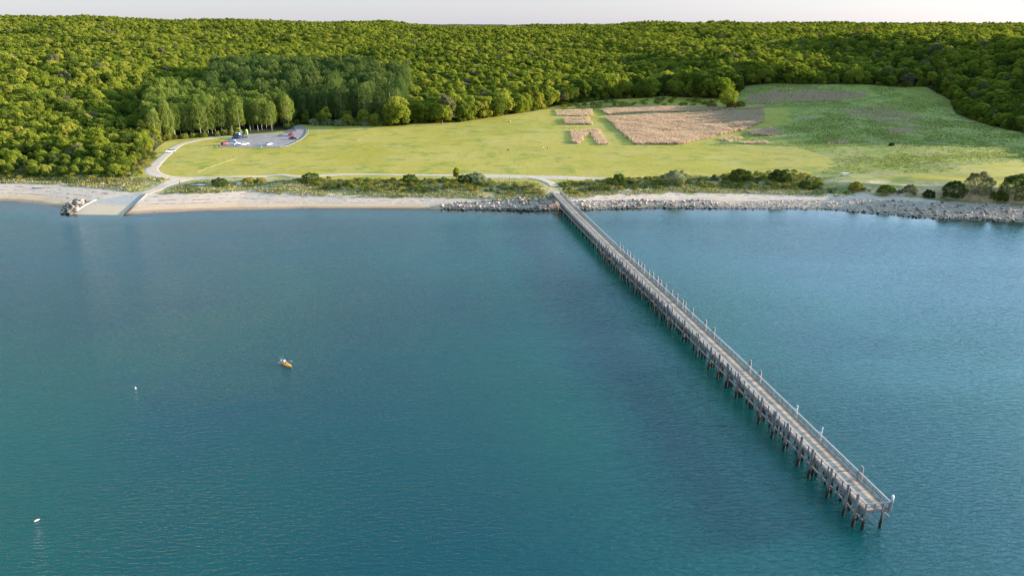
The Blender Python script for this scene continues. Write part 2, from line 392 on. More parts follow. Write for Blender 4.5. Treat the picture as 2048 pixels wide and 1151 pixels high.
M['concrete'] = simple('concrete', (.40,.37,.35), .9, var=.2, scale=.6)
M['curb'] = simple('curb_concrete', (.50,.46,.40), .9, var=.2, scale=1)
g = N('car_park_gravel'); n = g.noise(.35, 5, .6); n2 = g.noise(3, 3)
M['lot'] = g.done(g.pbr(g.mix(g.smooth(n2, .4, .7, 0, .4), g.ramp(n, [(.35, (.17,.14,.13)), (.7, (.26,.21,.195))]), (.20,.18,.18)), .95, g.bump(n2, .3, .05), spec=.1))
g = N('sandy_track'); n = g.noise(.5, 5, .6); n2 = g.noise(3, 3); u = g.attr('across')
c = g.mix(g.smooth(n2, .4, .7, 0, .3), g.ramp(n, [(.35, (.33,.245,.175)), (.7, (.43,.34,.27))]), (.25,.19,.13))
M['track'] = g.done(g.pbr(c, .95, g.bump(n2, .3, .05), spec=.1))
g = N('ramp_slab'); n = g.noise(.6, 5, .6); u = g.attr('down')
c = g.mix(g.smooth(g.math('ADD', u, g.math('MULTIPLY', g.math('SUBTRACT', n, .5), .5)), .38, .5), g.ramp(n, [(.35, (.26,.225,.205)), (.7, (.34,.30,.27))]), (.40,.29,.195))
M['ramp'] = g.done(g.pbr(c, .95, None, spec=.1))
def rock_mat(name, a, b):
    g = N(name); n = g.noise(2, 5, .6); r = g.rnd(); r2 = g.attr('rnd'); f = g.math('ADD', g.math('MULTIPLY', n, .5), g.math('MULTIPLY', g.math('MAXIMUM', r, r2), .5))
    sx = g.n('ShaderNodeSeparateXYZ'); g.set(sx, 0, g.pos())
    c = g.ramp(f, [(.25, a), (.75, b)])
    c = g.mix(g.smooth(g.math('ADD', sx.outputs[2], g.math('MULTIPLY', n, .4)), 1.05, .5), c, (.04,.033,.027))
    return g.done(g.pbr(c, .9, g.bump(n, .5, .08), spec=.2))
M['rock'] = rock_mat('granite', (.11,.078,.06), (.44,.325,.25))
M['rockdark'] = rock_mat('dark_granite', (.06,.05,.04), (.27,.21,.165))
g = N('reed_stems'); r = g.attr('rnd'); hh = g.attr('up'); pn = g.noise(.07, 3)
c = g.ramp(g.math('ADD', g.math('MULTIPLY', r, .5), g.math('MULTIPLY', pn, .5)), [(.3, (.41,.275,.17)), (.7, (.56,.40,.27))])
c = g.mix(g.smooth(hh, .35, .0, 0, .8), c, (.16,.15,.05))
d = g.n('ShaderNodeBsdfDiffuse'); g.set(d, 0, c); t = g.n('ShaderNodeBsdfTranslucent'); g.set(t, 0, c)
m = g.n('ShaderNodeMixShader'); g.set(m, 0, .3); g.t.links.new(d.outputs[0], m.inputs[1]); g.t.links.new(t.outputs[0], m.inputs[2])
M['wornturf'] = simple('worn_turf', (.33,.25,.10), .95, var=.2, scale=.3)
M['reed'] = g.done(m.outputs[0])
def grass_mat(name, cols):
    g = N(name); r = g.attr('rnd'); pn = g.noise(.09, 3)
    c = g.ramp(g.math('ADD', g.math('MULTIPLY', r, .5), g.math('MULTIPLY', pn, .5)), [(.28+.44*i/(len(cols)-1), k) for i, k in enumerate(cols)])
    d = g.n('ShaderNodeBsdfDiffuse'); g.set(d, 0, c); t = g.n('ShaderNodeBsdfTranslucent'); g.set(t, 0, c)
    m = g.n('ShaderNodeMixShader'); g.set(m, 0, .3); g.t.links.new(d.outputs[0], m.inputs[1]); g.t.links.new(t.outputs[0], m.inputs[2])
    return g.done(m.outputs[0])
M['dgrass'] = grass_mat('dune_grass_blades', [(.13,.14,.04), (.24,.21,.07), (.36,.28,.13)])
M['weeds'] = grass_mat('meadow_weed_leaves', [(.12,.14,.025), (.18,.19,.035), (.26,.25,.055)])
# ------------------------------------------------------------------ regions, traced on the ground
CLEAR = gpoly([(-150,372),(0,366),(100,366),(200,372),(262,352),(285,330),(305,305),(318,292),(330,283),(350,279),(420,274),(500,268),(580,261),(588,252),(600,249),(640,251),(700,252),(780,252),(830,247),(915,245),(1000,232),(1070,222),(1110,212),(1210,200),(1330,192),(1400,196),(1450,198),(1478,186),(1490,172),(1600,169),(1720,169),(1850,172),(1900,200),(1912,228),(1975,250),(2048,266),(2120,280),(2200,310),(2260,350),(2260,440),(-150,440)])
TALL = gpoly([(1105,222),(1200,208),(1480,212),(1480,160),(1900,160),(1930,225),(2060,262),(2250,300),(2250,335),(2048,322),(1900,345),(1640,350),(1662,325),(1655,309),(1560,292),(1420,290),(1470,272),(1545,250),(1600,215),(1500,212),(1110,228)])
# ------------------------------------------------------------------ the ground, in one sheet with the beach in front
us = np.concatenate([np.linspace(-6, -1.0, 30)[:-1], np.linspace(-1.0, -.76, 50)[:-1], np.linspace(-.76, .76, 760)[:-1], np.linspace(.76, 1.0, 50)[:-1], np.linspace(1.0, 6, 30)])
X0 = us*320
vv = yv(X0)
jag = 1.3*np.sin(X0/3.1+2*np.sin(X0/11.))+.9*np.sin(X0/1.7+1)+1.6*np.sin(X0/17.)
jag *= (np.abs(X0) < 400)
def grid(yrow, xrow, attrf, name, mat):
    n, m = yrow.shape; Z = height(xrow, yrow)
    V = np.stack([xrow, yrow, Z], -1).reshape(-1, 3)
    i = np.arange(n*m).reshape(n, m)
    F = np.stack([i[:-1, :-1], i[:-1, 1:], i[1:, 1:], i[1:, :-1]], -1).reshape(-1, 4)
    o = mesh_np(name, V, F, mat, smooth=True, attrs=attrf(xrow.ravel(), yrow.ravel(), Z.ravel()))
    return struct(o)
ss = np.concatenate([np.arange(0, 12, .6), np.arange(12, 120, 1.1), np.arange(120, 420, 1.8), np.arange(420, 700, 6), np.arange(700, 2700, 16), np.geomspace(2700, 13000, 16)])
yr = (vv[None, :]+jag[None, :]*np.clip(1-ss[:, None]/30, 0, 1))+ss[:, None]
xr = us[None, :]*(320+ss[:, None])+0*yr
def gattr(x, y, z):
    d = dpoly(x, y, CLEAR); near = y < 1000
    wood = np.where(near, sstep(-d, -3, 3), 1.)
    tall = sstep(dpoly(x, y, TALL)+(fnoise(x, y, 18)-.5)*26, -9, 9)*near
    s = y-yv(x)
    wdt = np.interp(x, [-260, -200, -150, -90, 0, 25, 130, 165, 200, 260], [14, 20, 24, 26, 28, 26, 30, 18, 9, 9])
    dry = (1-sstep(s, wdt-6, wdt+2))
    return dict(wood=wood, tall=tall, dry=dry)
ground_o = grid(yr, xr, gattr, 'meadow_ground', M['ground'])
tb = np.concatenate([np.linspace(-1.6, 0, 26)[:-1], np.linspace(0, 1, 46)])
wbv = (vv-ys(X0))[None, :]
yb = np.where(tb[:, None] < 0, ys(X0)[None, :]+tb[:, None]*30, ys(X0)[None, :]+tb[:, None]*(wbv+jag[None, :]*tb[:, None]))
xb = X0[None, :]+0*yb
ROCKZ = [gpoly([(880,409),(1000,399),(1112,396),(1125,424),(1000,423),(890,420)]),
         gpoly([(1130,401),(1250,400),(1430,399),(1440,419),(1300,417),(1150,422)]),
         gpoly([(1430,406),(1560,400),(1700,400),(1780,406),(1760,428),(1600,420),(1430,420)]),
         gpoly([(1700,398),(1850,404),(2120,414),(2160,452),(2048,445),(1850,437),(1750,428)])]
def battr(x, y, z):
    t = (y-ys(x))/(yv(x)-ys(x)); c = np.zeros_like(x)
    for P in ROCKZ: c = np.maximum(c, sstep(dpoly(x, y, P), -3, 2))
    return dict(inland=t, cobble=c)
grid(yb, xb, battr, 'beach', M['beach'])
# seabed is the foot of the beach sheet; the water closes over it
wy = np.concatenate([np.linspace(-6000, -100, 12)[:-1], np.linspace(-100, 250, 40)[:-1], np.linspace(250, 345, 120)])
wx = np.concatenate([np.linspace(-7000, -400, 16)[:-1], np.linspace(-400, 400, 320)[:-1], np.linspace(400, 7000, 16)])
WX, WY = np.meshgrid(wx, wy)
i = np.arange(WX.size).reshape(WX.shape); F = np.stack([i[:-1, :-1], i[:-1, 1:], i[1:, 1:], i[1:, :-1]], -1).reshape(-1, 4)
struct(mesh_np('sea_water', np.stack([WX.ravel(), WY.ravel(), 0*WX.ravel()], -1), F, M['water'], smooth=True, attrs=dict(depth=-height(WX.ravel(), WY.ravel()), open=sstep(ys(WX.ravel())-WY.ravel(), 15, 190)*(1-.45*sstep(WX.ravel()-(60-.17*WY.ravel()), 0, 30)))))
# the seabed further out, so the clear shallows have a floor under them
struct(mesh_np('seabed', [(-7000,-6000,-7.5),(7000,-6000,-7.5),(7000,300,-7.5),(-7000,300,-7.5)], [(0,1,2,3)], M['beach']))

def smooth_line(P, step=1.5):
    """Catmull-Rom through world points"""
    P = [np.array(p[:2], float) for p in P]; P = [2*P[0]-P[1]]+P+[2*P[-1]-P[-2]]; out = []
    for a, b, c, d in zip(P, P[1:], P[2:], P[3:]):
        n = max(2, int(np.hypot(*(c-b))/step))
        for k in range(n):
            t = k/n; out.append(.5*((2*b)+(c-a)*t+(2*a-5*b+4*c-d)*t*t+(3*b-3*c+d-a)*t**3))
    out.append(P[-2]); return np.array(out)
def ribbon(name, pts, wid, mat, z=.08, wob=.5, label=None):
    L = smooth_line([ground(*p) for p in pts]); T = np.gradient(L, axis=0); T /= np.linalg.norm(T, axis=1)[:, None]+1e-9
    Nn = np.stack([-T[:, 1], T[:, 0]], 1); s = np.linspace(0, 1, len(L)); w = np.interp(s, np.linspace(0, 1, len(wid)), wid)
    r1 = np.random.default_rng(len(L)); k = 9; V = []
    j1 = np.convolve(r1.uniform(-1, 1, len(L)+8), np.ones(5)/5, 'same')[4:-4]*wob; j2 = np.convolve(r1.uniform(-1, 1, len(L)+8), np.ones(5)/5, 'same')[4:-4]*wob
    off = np.linspace(-1, 1, k)[None, :]*(w/2)[:, None]; off[:, 0] += j1; off[:, -1] += j2
    XX = L[:, 0:1]+Nn[:, 0:1]*off; YY = L[:, 1:2]+Nn[:, 1:2]*off; ZZ = height(XX, YY)+z; ZZ[:, 0] -= z+.04; ZZ[:, -1] -= z+.04
    i = np.arange(XX.size).reshape(XX.shape); F = np.stack([i[:-1, :-1], i[:-1, 1:], i[1:, 1:], i[1:, :-1]], -1).reshape(-1, 4)
    return mesh_np(name, np.stack([XX, YY, ZZ], -1).reshape(-1, 3), F, mat, smooth=True, attrs=dict(across=np.repeat([np.linspace(-1, 1, k)], len(L), 0).ravel()))
struct(ribbon('dirt_road', [(495,271),(450,274),(405,279),(362,289),(343,301),(325,316),(310,330),(303,340),(312,349),(340,355),(375,357),(412,355)], [5,4.5,4.5,4.5,5,5,6,7,7,6], M['track'], .10))
struct(ribbon('ramp_track', [(277,391),(300,383),(325,372),(348,363),(372,357)], [6,6,6,8,9], M['track'], .13))
struct(ribbon('shore_path', [(372,357),(430,355),(500,353),(560,350),(600,353),(690,349),(800,350),(900,351),(985,352),(1060,354),(1140,356),(1215,357)], [6,3.2,3,5,4,3,3.5,4,9,8,8,3], M['track'], .16))
struct(ribbon('pier_path', [(1050,354),(1075,358),(1093,363),(1104,368),(1109,374)], [4,4,4,4.5,4.6], M['track'], .20))
struct(ribbon('worn_footpath', [(395,344),(425,332),(450,324),(472,317)], [.3,.7,.9,.3], M['wornturf'], .06, .3))
# dark mown trails winding through the rough meadow
def trail_mat():
    g = N('mown_trail'); n = g.noise(1.2, 4)
    return g.done(g.pbr(g.ramp(n, [(.35, (.06,.11,.02)), (.7, (.12,.17,.03))]), .95, None, spec=.1))
M['trail'] = trail_mat()
struct(ribbon('mown_trail', [(1440,287),(1520,289),(1600,292),(1700,292),(1800,287),(1870,278),(1960,272),(2060,280)], [2,2.6,2.4,2.6,2.4,2.0], M['trail'], .10, .4))
struct(ribbon('mown_trail', [(1530,215),(1600,211),(1680,206),(1740,197),(1800,186)], [2,2.6,2.4,2.0], M['trail'], .10, .4))

# parking lot: a draped sheet inside its outline
def draped(name, poly, mat, z, step=2.0, attrs=None):
    P = poly; bm = bmesh.new()
    L = np.array(P); c = L.mean(0); rings = [L*(1-k/8)+c*(k/8) for k in range(8)]
    vsr = [[bm.verts.new((q[0], q[1], float(height(q[0], q[1]))+(z if r else z-.0))) for q in R_] for r, R_ in enumerate(rings)]
    cv = bm.verts.new((c[0], c[1], float(height(*c))+z)); n = len(L)
    for a, b in zip(vsr, vsr[1:]):
        for k in range(n): bm.faces.new((a[k], a[(k+1) % n], b[(k+1) % n], b[k]))
    for k in range(n): bm.faces.new((vsr[-1][k], vsr[-1][(k+1) % n], cv))
    bmesh.ops.recalc_face_normals(bm, faces=bm.faces)
    me = bpy.data.meshes.new(name); bm.to_mesh(me); bm.free(); me.materials.append(mat)
    o = bpy.data.objects.new(name, me); C.objects.link(o); return o
LOTPX = [(438,293),(448,285),(462,277),(480,272),(500,269),(540,267.5),(575,266),(592,262),(588,255),(594,250.5),(604,252),(613,259),(613,266),(604,276),(592,283),(578,290),(560,294),(520,295),(480,294.5)]
LOT = smooth_line([ground(*p) for p in LOTPX]+[ground(*LOTPX[0])], 3.)
struct(draped('parking_lot', LOT[:-1], M['lot'], .15))
# kerb logs round the lot's open sides, with short posts
kerb = smooth_line([ground(*p) for p in [(444,289),(441,294.5),(470,296),(520,296.5),(560,296),(578,292.5),(594,285),(606,278),(616,267),(617,259)]], 2.4)
root = thing('guard_rail', 'low timber guard rail curving along the open edge of the parking lot', 'guard rail', (*kerb[0], float(height(*kerb[0]))))
mb = MB(); ox = Vector(root.location)
for a, b in zip(kerb, kerb[1:]):
    mb.beam(Vector((*a, float(height(*a))+.52))-ox, Vector((*b, float(height(*b))+.52))-ox, .16, .22)
mb.build('rail', M['timber'], root)
for k, a in enumerate(kerb[::1]):
    MB().box(Vector((*a, float(height(*a))+.3))-ox, (.2, .2, .8)).build('post', M['timber'], root)

# boat ramp slab with its two edge walls
def strip(name, pl, pr, mat, z, n=14, m=8):
    """sheet between two world polylines"""
    A = smooth_line([at_z(*p) if len(p) == 2 else at_z(p[0], p[1], p[2]) for p in pl], 1); B = smooth_line([at_z(*p) if len(p) == 2 else at_z(p[0], p[1], p[2]) for p in pr], 1)
    ti = np.linspace(0, 1, n); A = np.stack([np.interp(ti, np.linspace(0, 1, len(A)), A[:, k]) for k in (0, 1)], 1); B = np.stack([np.interp(ti, np.linspace(0, 1, len(B)), B[:, k]) for k in (0, 1)], 1)
    s = np.linspace(0, 1, m)[None, :, None]; G = A[:, None]*(1-s)+B[:, None]*s
    Z = height(G[..., 0], G[..., 1])+z; i = np.arange(n*m).reshape(n, m); F = np.stack([i[:-1, :-1], i[:-1, 1:], i[1:, 1:], i[1:, :-1]], -1).reshape(-1, 4)
    return mesh_np(name, np.concatenate([G, Z[..., None]], -1).reshape(-1, 3), F, mat, smooth=True, attrs=dict(down=np.repeat(ti, m)))
struct(strip('boat_ramp', [(268,388,2.4),(215,397,1.9),(180,405,1.3),(150,424,.1),(120,440,-.6)], [(290,389,2.4),(276,400,1.8),(262,414,.9),(247,431,0),(228,446,-.6)], M['ramp'], .10))
def wallbeam(name, label, cat, pts, w, h, mat, top):
    P = [ground(*p) for p in pts]; L = smooth_line(P, 2.5); o0 = Vector((*L[0], float(height(*L[0]))))
    mb = MB()
    for a, b in zip(L, L[1:]):
        mb.beam(Vector((*a, float(height(*a))+top-h/2))-o0, Vector((*b, float(height(*b))+top-h/2))-o0, w, h)
    o = mb.build(name, mat); o.location = o0; return tag(o, label, cat)
wallbeam('ramp_edge', 'pale concrete edge wall on the rocky left side of the boat ramp', 'ramp edge', [(192,400),(170,411),(150,424),(136,433)], .38, .8, M['concrete'], .3)
wallbeam('timber_groyne', 'long straight weathered timber wall along the right side of the boat ramp', 'groyne', [(295,388),(280,402),(264,417),(249,431)], .32, .9, M['pile'], .5)

# ------------------------------------------------------------------ foliage builders
def leafmesh(P, Nn, size, rng, asp=.75, vert=0., name='crown', mat=None, parent=None):
    n = len(P); t = rng.normal(size=(n, 3)); t[:, 2] += vert*3*np.sign(t[:, 2]+1e-3)
    Nn = Nn/np.linalg.norm(Nn, axis=1)[:, None]
    t -= Nn*(t*Nn).sum(1)[:, None]; t /= np.linalg.norm(t, axis=1)[:, None]+1e-9; b = np.cross(Nn, t)
    s = size*rng.uniform(.6, 1.3, n)[:, None]/2; t = t*s; b = b*s*asp
    cup = Nn*s*.25
    V = np.stack([P-t, P+b+cup*0, P+t, P-b], 1)
    V[:, 0] -= cup; V[:, 2] -= cup
    F = np.arange(4*n).reshape(n, 4)
    return mesh_np(name, V.reshape(-1, 3), F, mat, parent, attrs=dict(rnd=np.repeat(rng.uniform(0, 1, n), 4)))
def blobpts(blobs, per, rng, rad=(.75, 1.06), jit=.55, low=-.75):
    """points on lobe surfaces with outward normals; blobs: (x,y,z,rx,ry,rz)"""
    P = []; Nn = []; B = np.array(blobs)
    for b in B:
        d = rng.normal(size=(per, 3)); d /= np.linalg.norm(d, axis=1)[:, None]; d = d[d[:, 2] > low]
        r = rng.uniform(*rad, len(d))[:, None]; p = b[:3]+d*b[3:]*r
        keep = np.ones(len(p), bool)
        for q in B:
            if q is b: continue
            keep &= (((p-q[:3])/q[3:])**2).sum(1) > .6
        P.append(p[keep]); n_ = d[keep]+rng.normal(size=(keep.sum(), 3))*jit; Nn.append(n_)
    return np.concatenate(P), np.concatenate(Nn)
def oak(seed, R=4.6, hgt=10.5, n=20, per=230, leaf=.62):
    rng = np.random.default_rng(seed); blobs = [(0, 0, hgt*.62, R*.62, R*.62, hgt*.27)]
    for k in range(n):
        a = k*2.399+rng.uniform(-.3, .3); e = rng.uniform(0, 1)**.7
        rr = R*.68*math.sqrt(e)*rng.uniform(.85, 1.15); z = hgt*(.84-.34*e*e)+rng.uniform(-.6, .5)
        br = R*rng.uniform(.25, .42); blobs.append((rr*math.cos(a), rr*math.sin(a), z-br*.4, br, br, br*.8))
    for k in range(10):
        a = k*.63+rng.uniform(-.3, .3); blobs.append((R*.62*math.cos(a), R*.62*math.sin(a), hgt*rng.uniform(.2, .5), R*.32, R*.32, R*.3))
    return blobs, rng, per, leaf
def make_oak(seed, loc, label, group, sc=1, mat='oak', R=4.6, hgt=10.5, n=20, per=230, leaf=.62, rz=0, nm='oak_tree', cat='tree'):
    blobs, rng, per, leaf = oak(seed, R, hgt, n, per, leaf)
    t = thing(nm, label, cat, loc, rz, group); t.scale = (sc,)*3
    P, Nn = blobpts(blobs, per, rng); leafmesh(P, Nn, leaf, rng, mat=M[mat], parent=t)
    mb = MB(); bend = rng.uniform(-.4, .4, 2)
    mb.tube([(0, 0, -.6), (bend[0]*.4, bend[1]*.4, hgt*.22), (bend[0], bend[1], hgt*.5)], [.34, .26, .18], 7)
    for k in range(5):
        a = k*1.26+rng.uniform(0, .6); b = blobs[1+k*3]
        mb.tube([(bend[0]*.6, bend[1]*.6, hgt*.28+k*.3), (b[0]*.5, b[1]*.5, b[2]*.72), (b[0]*.9, b[1]*.9, b[2])], [.16, .10, .04], 5)
    mb.build('trunk', M['bark'], t, True); return t
def make_poplar(seed, loc, label, group, sc=1, hgt=22, R=3.3, low=.26, leaf=.6, mat='poplar', per=190):
    rng = np.random.default_rng(seed); blobs = []
    for k in range(26):
        u = (k+.5)/26; z = hgt*(low+(1-low)*u); env = R*(math.sin(math.pi*min(1, (u*.66+.22)))**.6)
        a = k*2.4+rng.uniform(-.4, .4); rr = env*rng.uniform(.25, .75); br = max(.9, env*rng.uniform(.36, .52))
        blobs.append((rr*math.cos(a), rr*math.sin(a), z, br, br, br*1.25))
    t = thing('poplar_tree', label, 'tree', loc, rng.uniform(0, 6.28), group); t.scale = (sc,)*3
    P, Nn = blobpts(blobs, per, rng, low=-1, rad=(.7, 1.15)); leafmesh(P, Nn, leaf, rng, asp=.5, vert=.9, mat=M[mat], parent=t)
    mb = MB(); mb.tube([(0, 0, -.6), (.1, .05, hgt*.3), (.15, -.1, hgt*.6), (.1, 0, hgt*.93)], [.27, .2, .14, .04], 7)
    for k in range(7):
        b = blobs[3+k*3]; mb.tube([(.1, 0, b[2]-2.2), (b[0]*.9, b[1]*.9, b[2])], [.07, .03], 4)
    mb.build('trunk', M['palebark'], t, True); return t
def make_shrub(seed, loc, label, group, sc=1, mat='shrub', R=1.6, hgt=1.7, n=9, per=70, leaf=.30, nm='shrub', cat='shrub'):
    rng = np.random.default_rng(seed); per = int(per*max(1, (R/2.6)**1.7)); blobs = [(0, 0, hgt*.4, R*.6, R*.6, hgt*.4)]
    for k in range(n):
        a = k*2.4; rr = R*.65*math.sqrt((k+.5)/n); br = R*rng.uniform(.28, .42)
        blobs.append((rr*math.cos(a), rr*math.sin(a), hgt*(.72-.35*(k/n))+rng.uniform(-.2, .2), br, br, br*.75))
    if R > 2.3:                                  # big bushes: ragged top, skirts down to the ground
        for k in range(n):
            a = rng.uniform(0, 6.28); rr = R*rng.uniform(.1, .8); br = R*rng.uniform(.13, .26)
            blobs.append((rr*math.cos(a), rr*math.sin(a), hgt*rng.uniform(.45, 1.02)*(1-.35*(rr/R)**2), br, br, br*.9))
        for k in range(9):
            a = k*.7+rng.uniform(-.2, .2); br = R*rng.uniform(.2, .34); rr = R*rng.uniform(.6, .95); blobs.append((rr*math.cos(a), rr*math.sin(a), br*.5, br, br, br))
    t = thing(nm, label, cat, loc, rng.uniform(0, 6.28), group); t.scale = (sc,)*3
    P, Nn = blobpts(blobs, per, rng); leafmesh(P, Nn, leaf, rng, name='foliage', mat=M[mat], parent=t)
    mb = MB()
    for k in range(5):
        b = blobs[1+k]; mb.tube([(0, 0, -.3), (b[0]*.5, b[1]*.5, b[2]*.6), (b[0], b[1], b[2])], [.06, .045, .02], 4)
    mb.build('stems', M['bark'], t, True); return t
def gnd(x, y, dz=0): return Vector((x, y, float(height(x, y))+dz))

def inst_modifier(o, sources):
    """one object whose geometry nodes scatter the crowns and trunks of the trees above"""
    ng = bpy.data.node_groups.new('scatter_'+o.name, 'GeometryNodeTree')
    ng.interface.new_socket('Geometry', in_out='INPUT', socket_type='NodeSocketGeometry'); ng.interface.new_socket('Geometry', in_out='OUTPUT', socket_type='NodeSocketGeometry')
    nn, lk = ng.nodes, ng.links; gi = nn.new('NodeGroupInput'); go = nn.new('NodeGroupOutput')
    j = nn.new('GeometryNodeJoinGeometry')
    for s in sources[::-1]:
        jj = nn.new('GeometryNodeJoinGeometry')
        for part in s[::-1]:
            oi = nn.new('GeometryNodeObjectInfo'); oi.inputs['Object'].default_value = part; oi.transform_space = 'ORIGINAL'
            lk.new(oi.outputs['Geometry'], jj.inputs[0])
        g2 = nn.new('GeometryNodeGeometryToInstance'); lk.new(jj.outputs[0], g2.inputs[0]); lk.new(g2.outputs[0], j.inputs[0])
    ip = nn.new('GeometryNodeInstanceOnPoints'); lk.new(gi.outputs[0], ip.inputs['Points']); lk.new(j.outputs[0], ip.inputs['Instance'])
    ip.inputs['Pick Instance'].default_value = True
    def at(nm, ty):
        a = nn.new('GeometryNodeInputNamedAttribute'); a.data_type = ty; a.inputs[0].default_value = nm; return a.outputs[0]
    lk.new(at('idx', 'INT'), ip.inputs['Instance Index'])
    cx = nn.new('ShaderNodeCombineXYZ'); lk.new(at('rot', 'FLOAT'), cx.inputs[2]); lk.new(cx.outputs[0], ip.inputs['Rotation'])
    sx_ = nn.new('ShaderNodeCombineXYZ'); s_ = at('scl', 'FLOAT'); sz = at('scz', 'FLOAT'); lk.new(s_, sx_.inputs[0]); lk.new(s_, sx_.inputs[1]); lk.new(sz, sx_.inputs[2]); lk.new(sx_.outputs[0], ip.inputs['Scale'])
    lk.new(ip.outputs[0], go.inputs[0])
    md = o.modifiers.new('scatter', 'NODES'); md.node_group = ng
def points_object(name, P, sc, scz, nsrc, sources):
    me = bpy.data.meshes.new(name); me.vertices.add(len(P)); me.vertices.foreach_set('co', np.asarray(P, np.float32).ravel())
    for nm, arr in (('rot', RNG.uniform(0, 6.28, len(P))), ('scl', sc), ('scz', scz)):
        a = me.attributes.new(nm, 'FLOAT', 'POINT'); a.data.foreach_set('value', np.asarray(arr, np.float32))
    a = me.attributes.new('idx', 'INT', 'POINT'); a.data.foreach_set('value', RNG.integers(0, nsrc, len(P)).astype(np.int32))
    o = bpy.data.objects.new(name, me); C.objects.link(o); inst_modifier(o, sources); o['kind'] = 'stuff'; return o

# ------------------------------------------------------------------ the forest
POP = gpoly([(296,284),(335,281),(350,278),(420,272),(500,266),(582,259),(590,244),(560,228),(470,215),(380,210),(300,222)])
POPW = np.array(POP)
DARKPX = [(420,232),(560,242),(610,247),(700,247),(800,244),(815,225)]
DARK = np.concatenate([gpoly(DARKPX), np.array([(-95*K*1.0, 700*K), (-200*K, 720*K), (-262*K, 690*K)])])
px_far = lambda x, y, z: project(x, y, z)
def candidates():
    out = []
    for (y0, y1, cell) in ((330, 760, 5.7), (760, 1300, 6.6), (1300, 2650, 8.8)):
        gx, gy = np.meshgrid(np.arange(-.84*y1-40, .84*y1+90, cell), np.arange(y0, y1, cell))
        gx = gx+((np.arange(gx.shape[0]) % 2)*cell/2)[:, None]
        gx = gx.ravel()+RNG.uniform(-.38, .38, gx.size)*cell; gy = gy.ravel()+RNG.uniform(-.38, .38, gy.size)*cell
        m = (gx > -.80*gy-25) & (gx < .80*gy+ (90 if y0 < 700 else 30))
        out.append(np.stack([gx[m], gy[m], np.full(m.sum(), cell)], 1))
    return np.concatenate(out)
cand = candidates()
dcl = np.where(cand[:, 1] < 1000, dpoly(cand[:, 0], cand[:, 1], CLEAR), -99)
ok = (dcl < -2.2) & (cand[:, 1]-yv(cand[:, 0]) > 5) & (~inpoly(cand[:, 0], cand[:, 1], POPW)) & (~inpoly(cand[:, 0], cand[:, 1], DARK))
cand = cand[ok]; dcl = dcl[ok]
zc_ = height(cand[:, 0], cand[:, 1])
# leave out trees that no ridge or step sideways could show: none are removed, the wood is solid
sc = RNG.uniform(.72, 1.25, len(cand))*np.where(cand[:, 2] > 8, 1.08, np.where(cand[:, 2] > 6, .92, .88))
# trees grow lower on the windy slope above the beach
low = sstep(cand[:, 1]-yv(cand[:, 0]), 8, 85); lw = (cand[:, 0] < -150) & (cand[:, 1] < 520)
sc = np.where(lw, sc*(.48+.52*low), sc)
edge_ = (cand[:, 0] > -80) & (cand[:, 0] < 210) & (dcl > -26) & (cand[:, 1] < 760)
sc = np.where(edge_, sc*1.6, sc)
scz = sc*RNG.uniform(.85, 1.12, len(cand))
pxs, pys, zcs = project(cand[:, 0], cand[:, 1], zc_+8)
vis = (pxs > -20) & (pxs < 2068)
order = np.argsort(np.where(vis, zcs, 1e9))
# edge trees towards the camera and the nearest of the slope are individuals
front = order[:300]
is_ind = np.zeros(len(cand), bool); is_ind[front] = True
protos = [make_oak(11+k, (0, 0, 0), 'x', 'x', R=(4.2, 5.2, 3.7, 4.8, 4.4, 5.6)[k], hgt=(10, 9, 12, 10.5, 8.6, 11)[k], n=(17, 24, 12, 20, 15, 26)[k]) for k in range(6)]
SRC = [tuple(p.children) for p in protos]
def which(x, y):
    if x < -60 and y-yv(x) < 38: return ('low wind-clipped oak in the front rows just above the left beach scrub', 'front oaks above the left beach')
    if x < -60 and x > -228 and y > 380: return ('bushy oak on the hillside flank facing the dirt road and the poplars', 'oaks facing the dirt road')
    if x < -60: return ('bushy yellow-green oak higher up the hillside above the left beach', 'oaks on the left hillside')
    if x < 150: return ('round-headed oak in the dark wood edge behind the meadow', 'oaks along the back of the meadow')
    return ('shaded oak on the wooded hill at the right end of the meadow', 'oaks on the right hill')
used = 0
for q, i in enumerate(front):
    x, y = cand[i, :2]; lab, grp = which(x, y)
    loc = (x, y, zc_[i]-.4); s3 = (sc[i], sc[i], scz[i]); k = q % 6
    if q < 6:
        p = protos[q]; p.location = loc; p.scale = s3; p['label'] = lab; p['group'] = grp
    else: dup(protos[k], loc, RNG.uniform(0, 6.28), s3, lab, grp)
rest = ~is_ind
# low young growth along the wood's edge
eg = []
for a, b in zip(CLEAR, np.roll(CLEAR, -1, 0)):
    if min(a[1], b[1]) < 400: continue
    L_ = np.hypot(*(b-a)); n_ = ((b-a)/L_); nn_ = np.array([-n_[1], n_[0]])
    for k in range(int(L_/2.2)):
        q = a+(b-a)*RNG.random()
        for sg in (1, -1):
            p = q+nn_*sg*RNG.uniform(1.0, 4.5)
            if dpoly(p[0:1], p[1:2], CLEAR)[0] < -.8 and not (q[0] < -80 and q[1] < 470 and q[0] > -160): eg.append(p)
eg = np.array(eg); es = RNG.uniform(.28, .52, len(eg))
o = points_object('oak_forest', np.concatenate([np.stack([cand[rest, 0], cand[rest, 1], zc_[rest]-.4], 1), np.stack([eg[:, 0], eg[:, 1], height(eg[:, 0], eg[:, 1])-1.2], 1)]), np.concatenate([sc[rest], es]), np.concatenate([scz[rest], es]), 6, SRC)
tag(o, 'dense yellow-green oak forest rolling back over the hills to the skyline', 'forest')
print('oaks', len(cand))

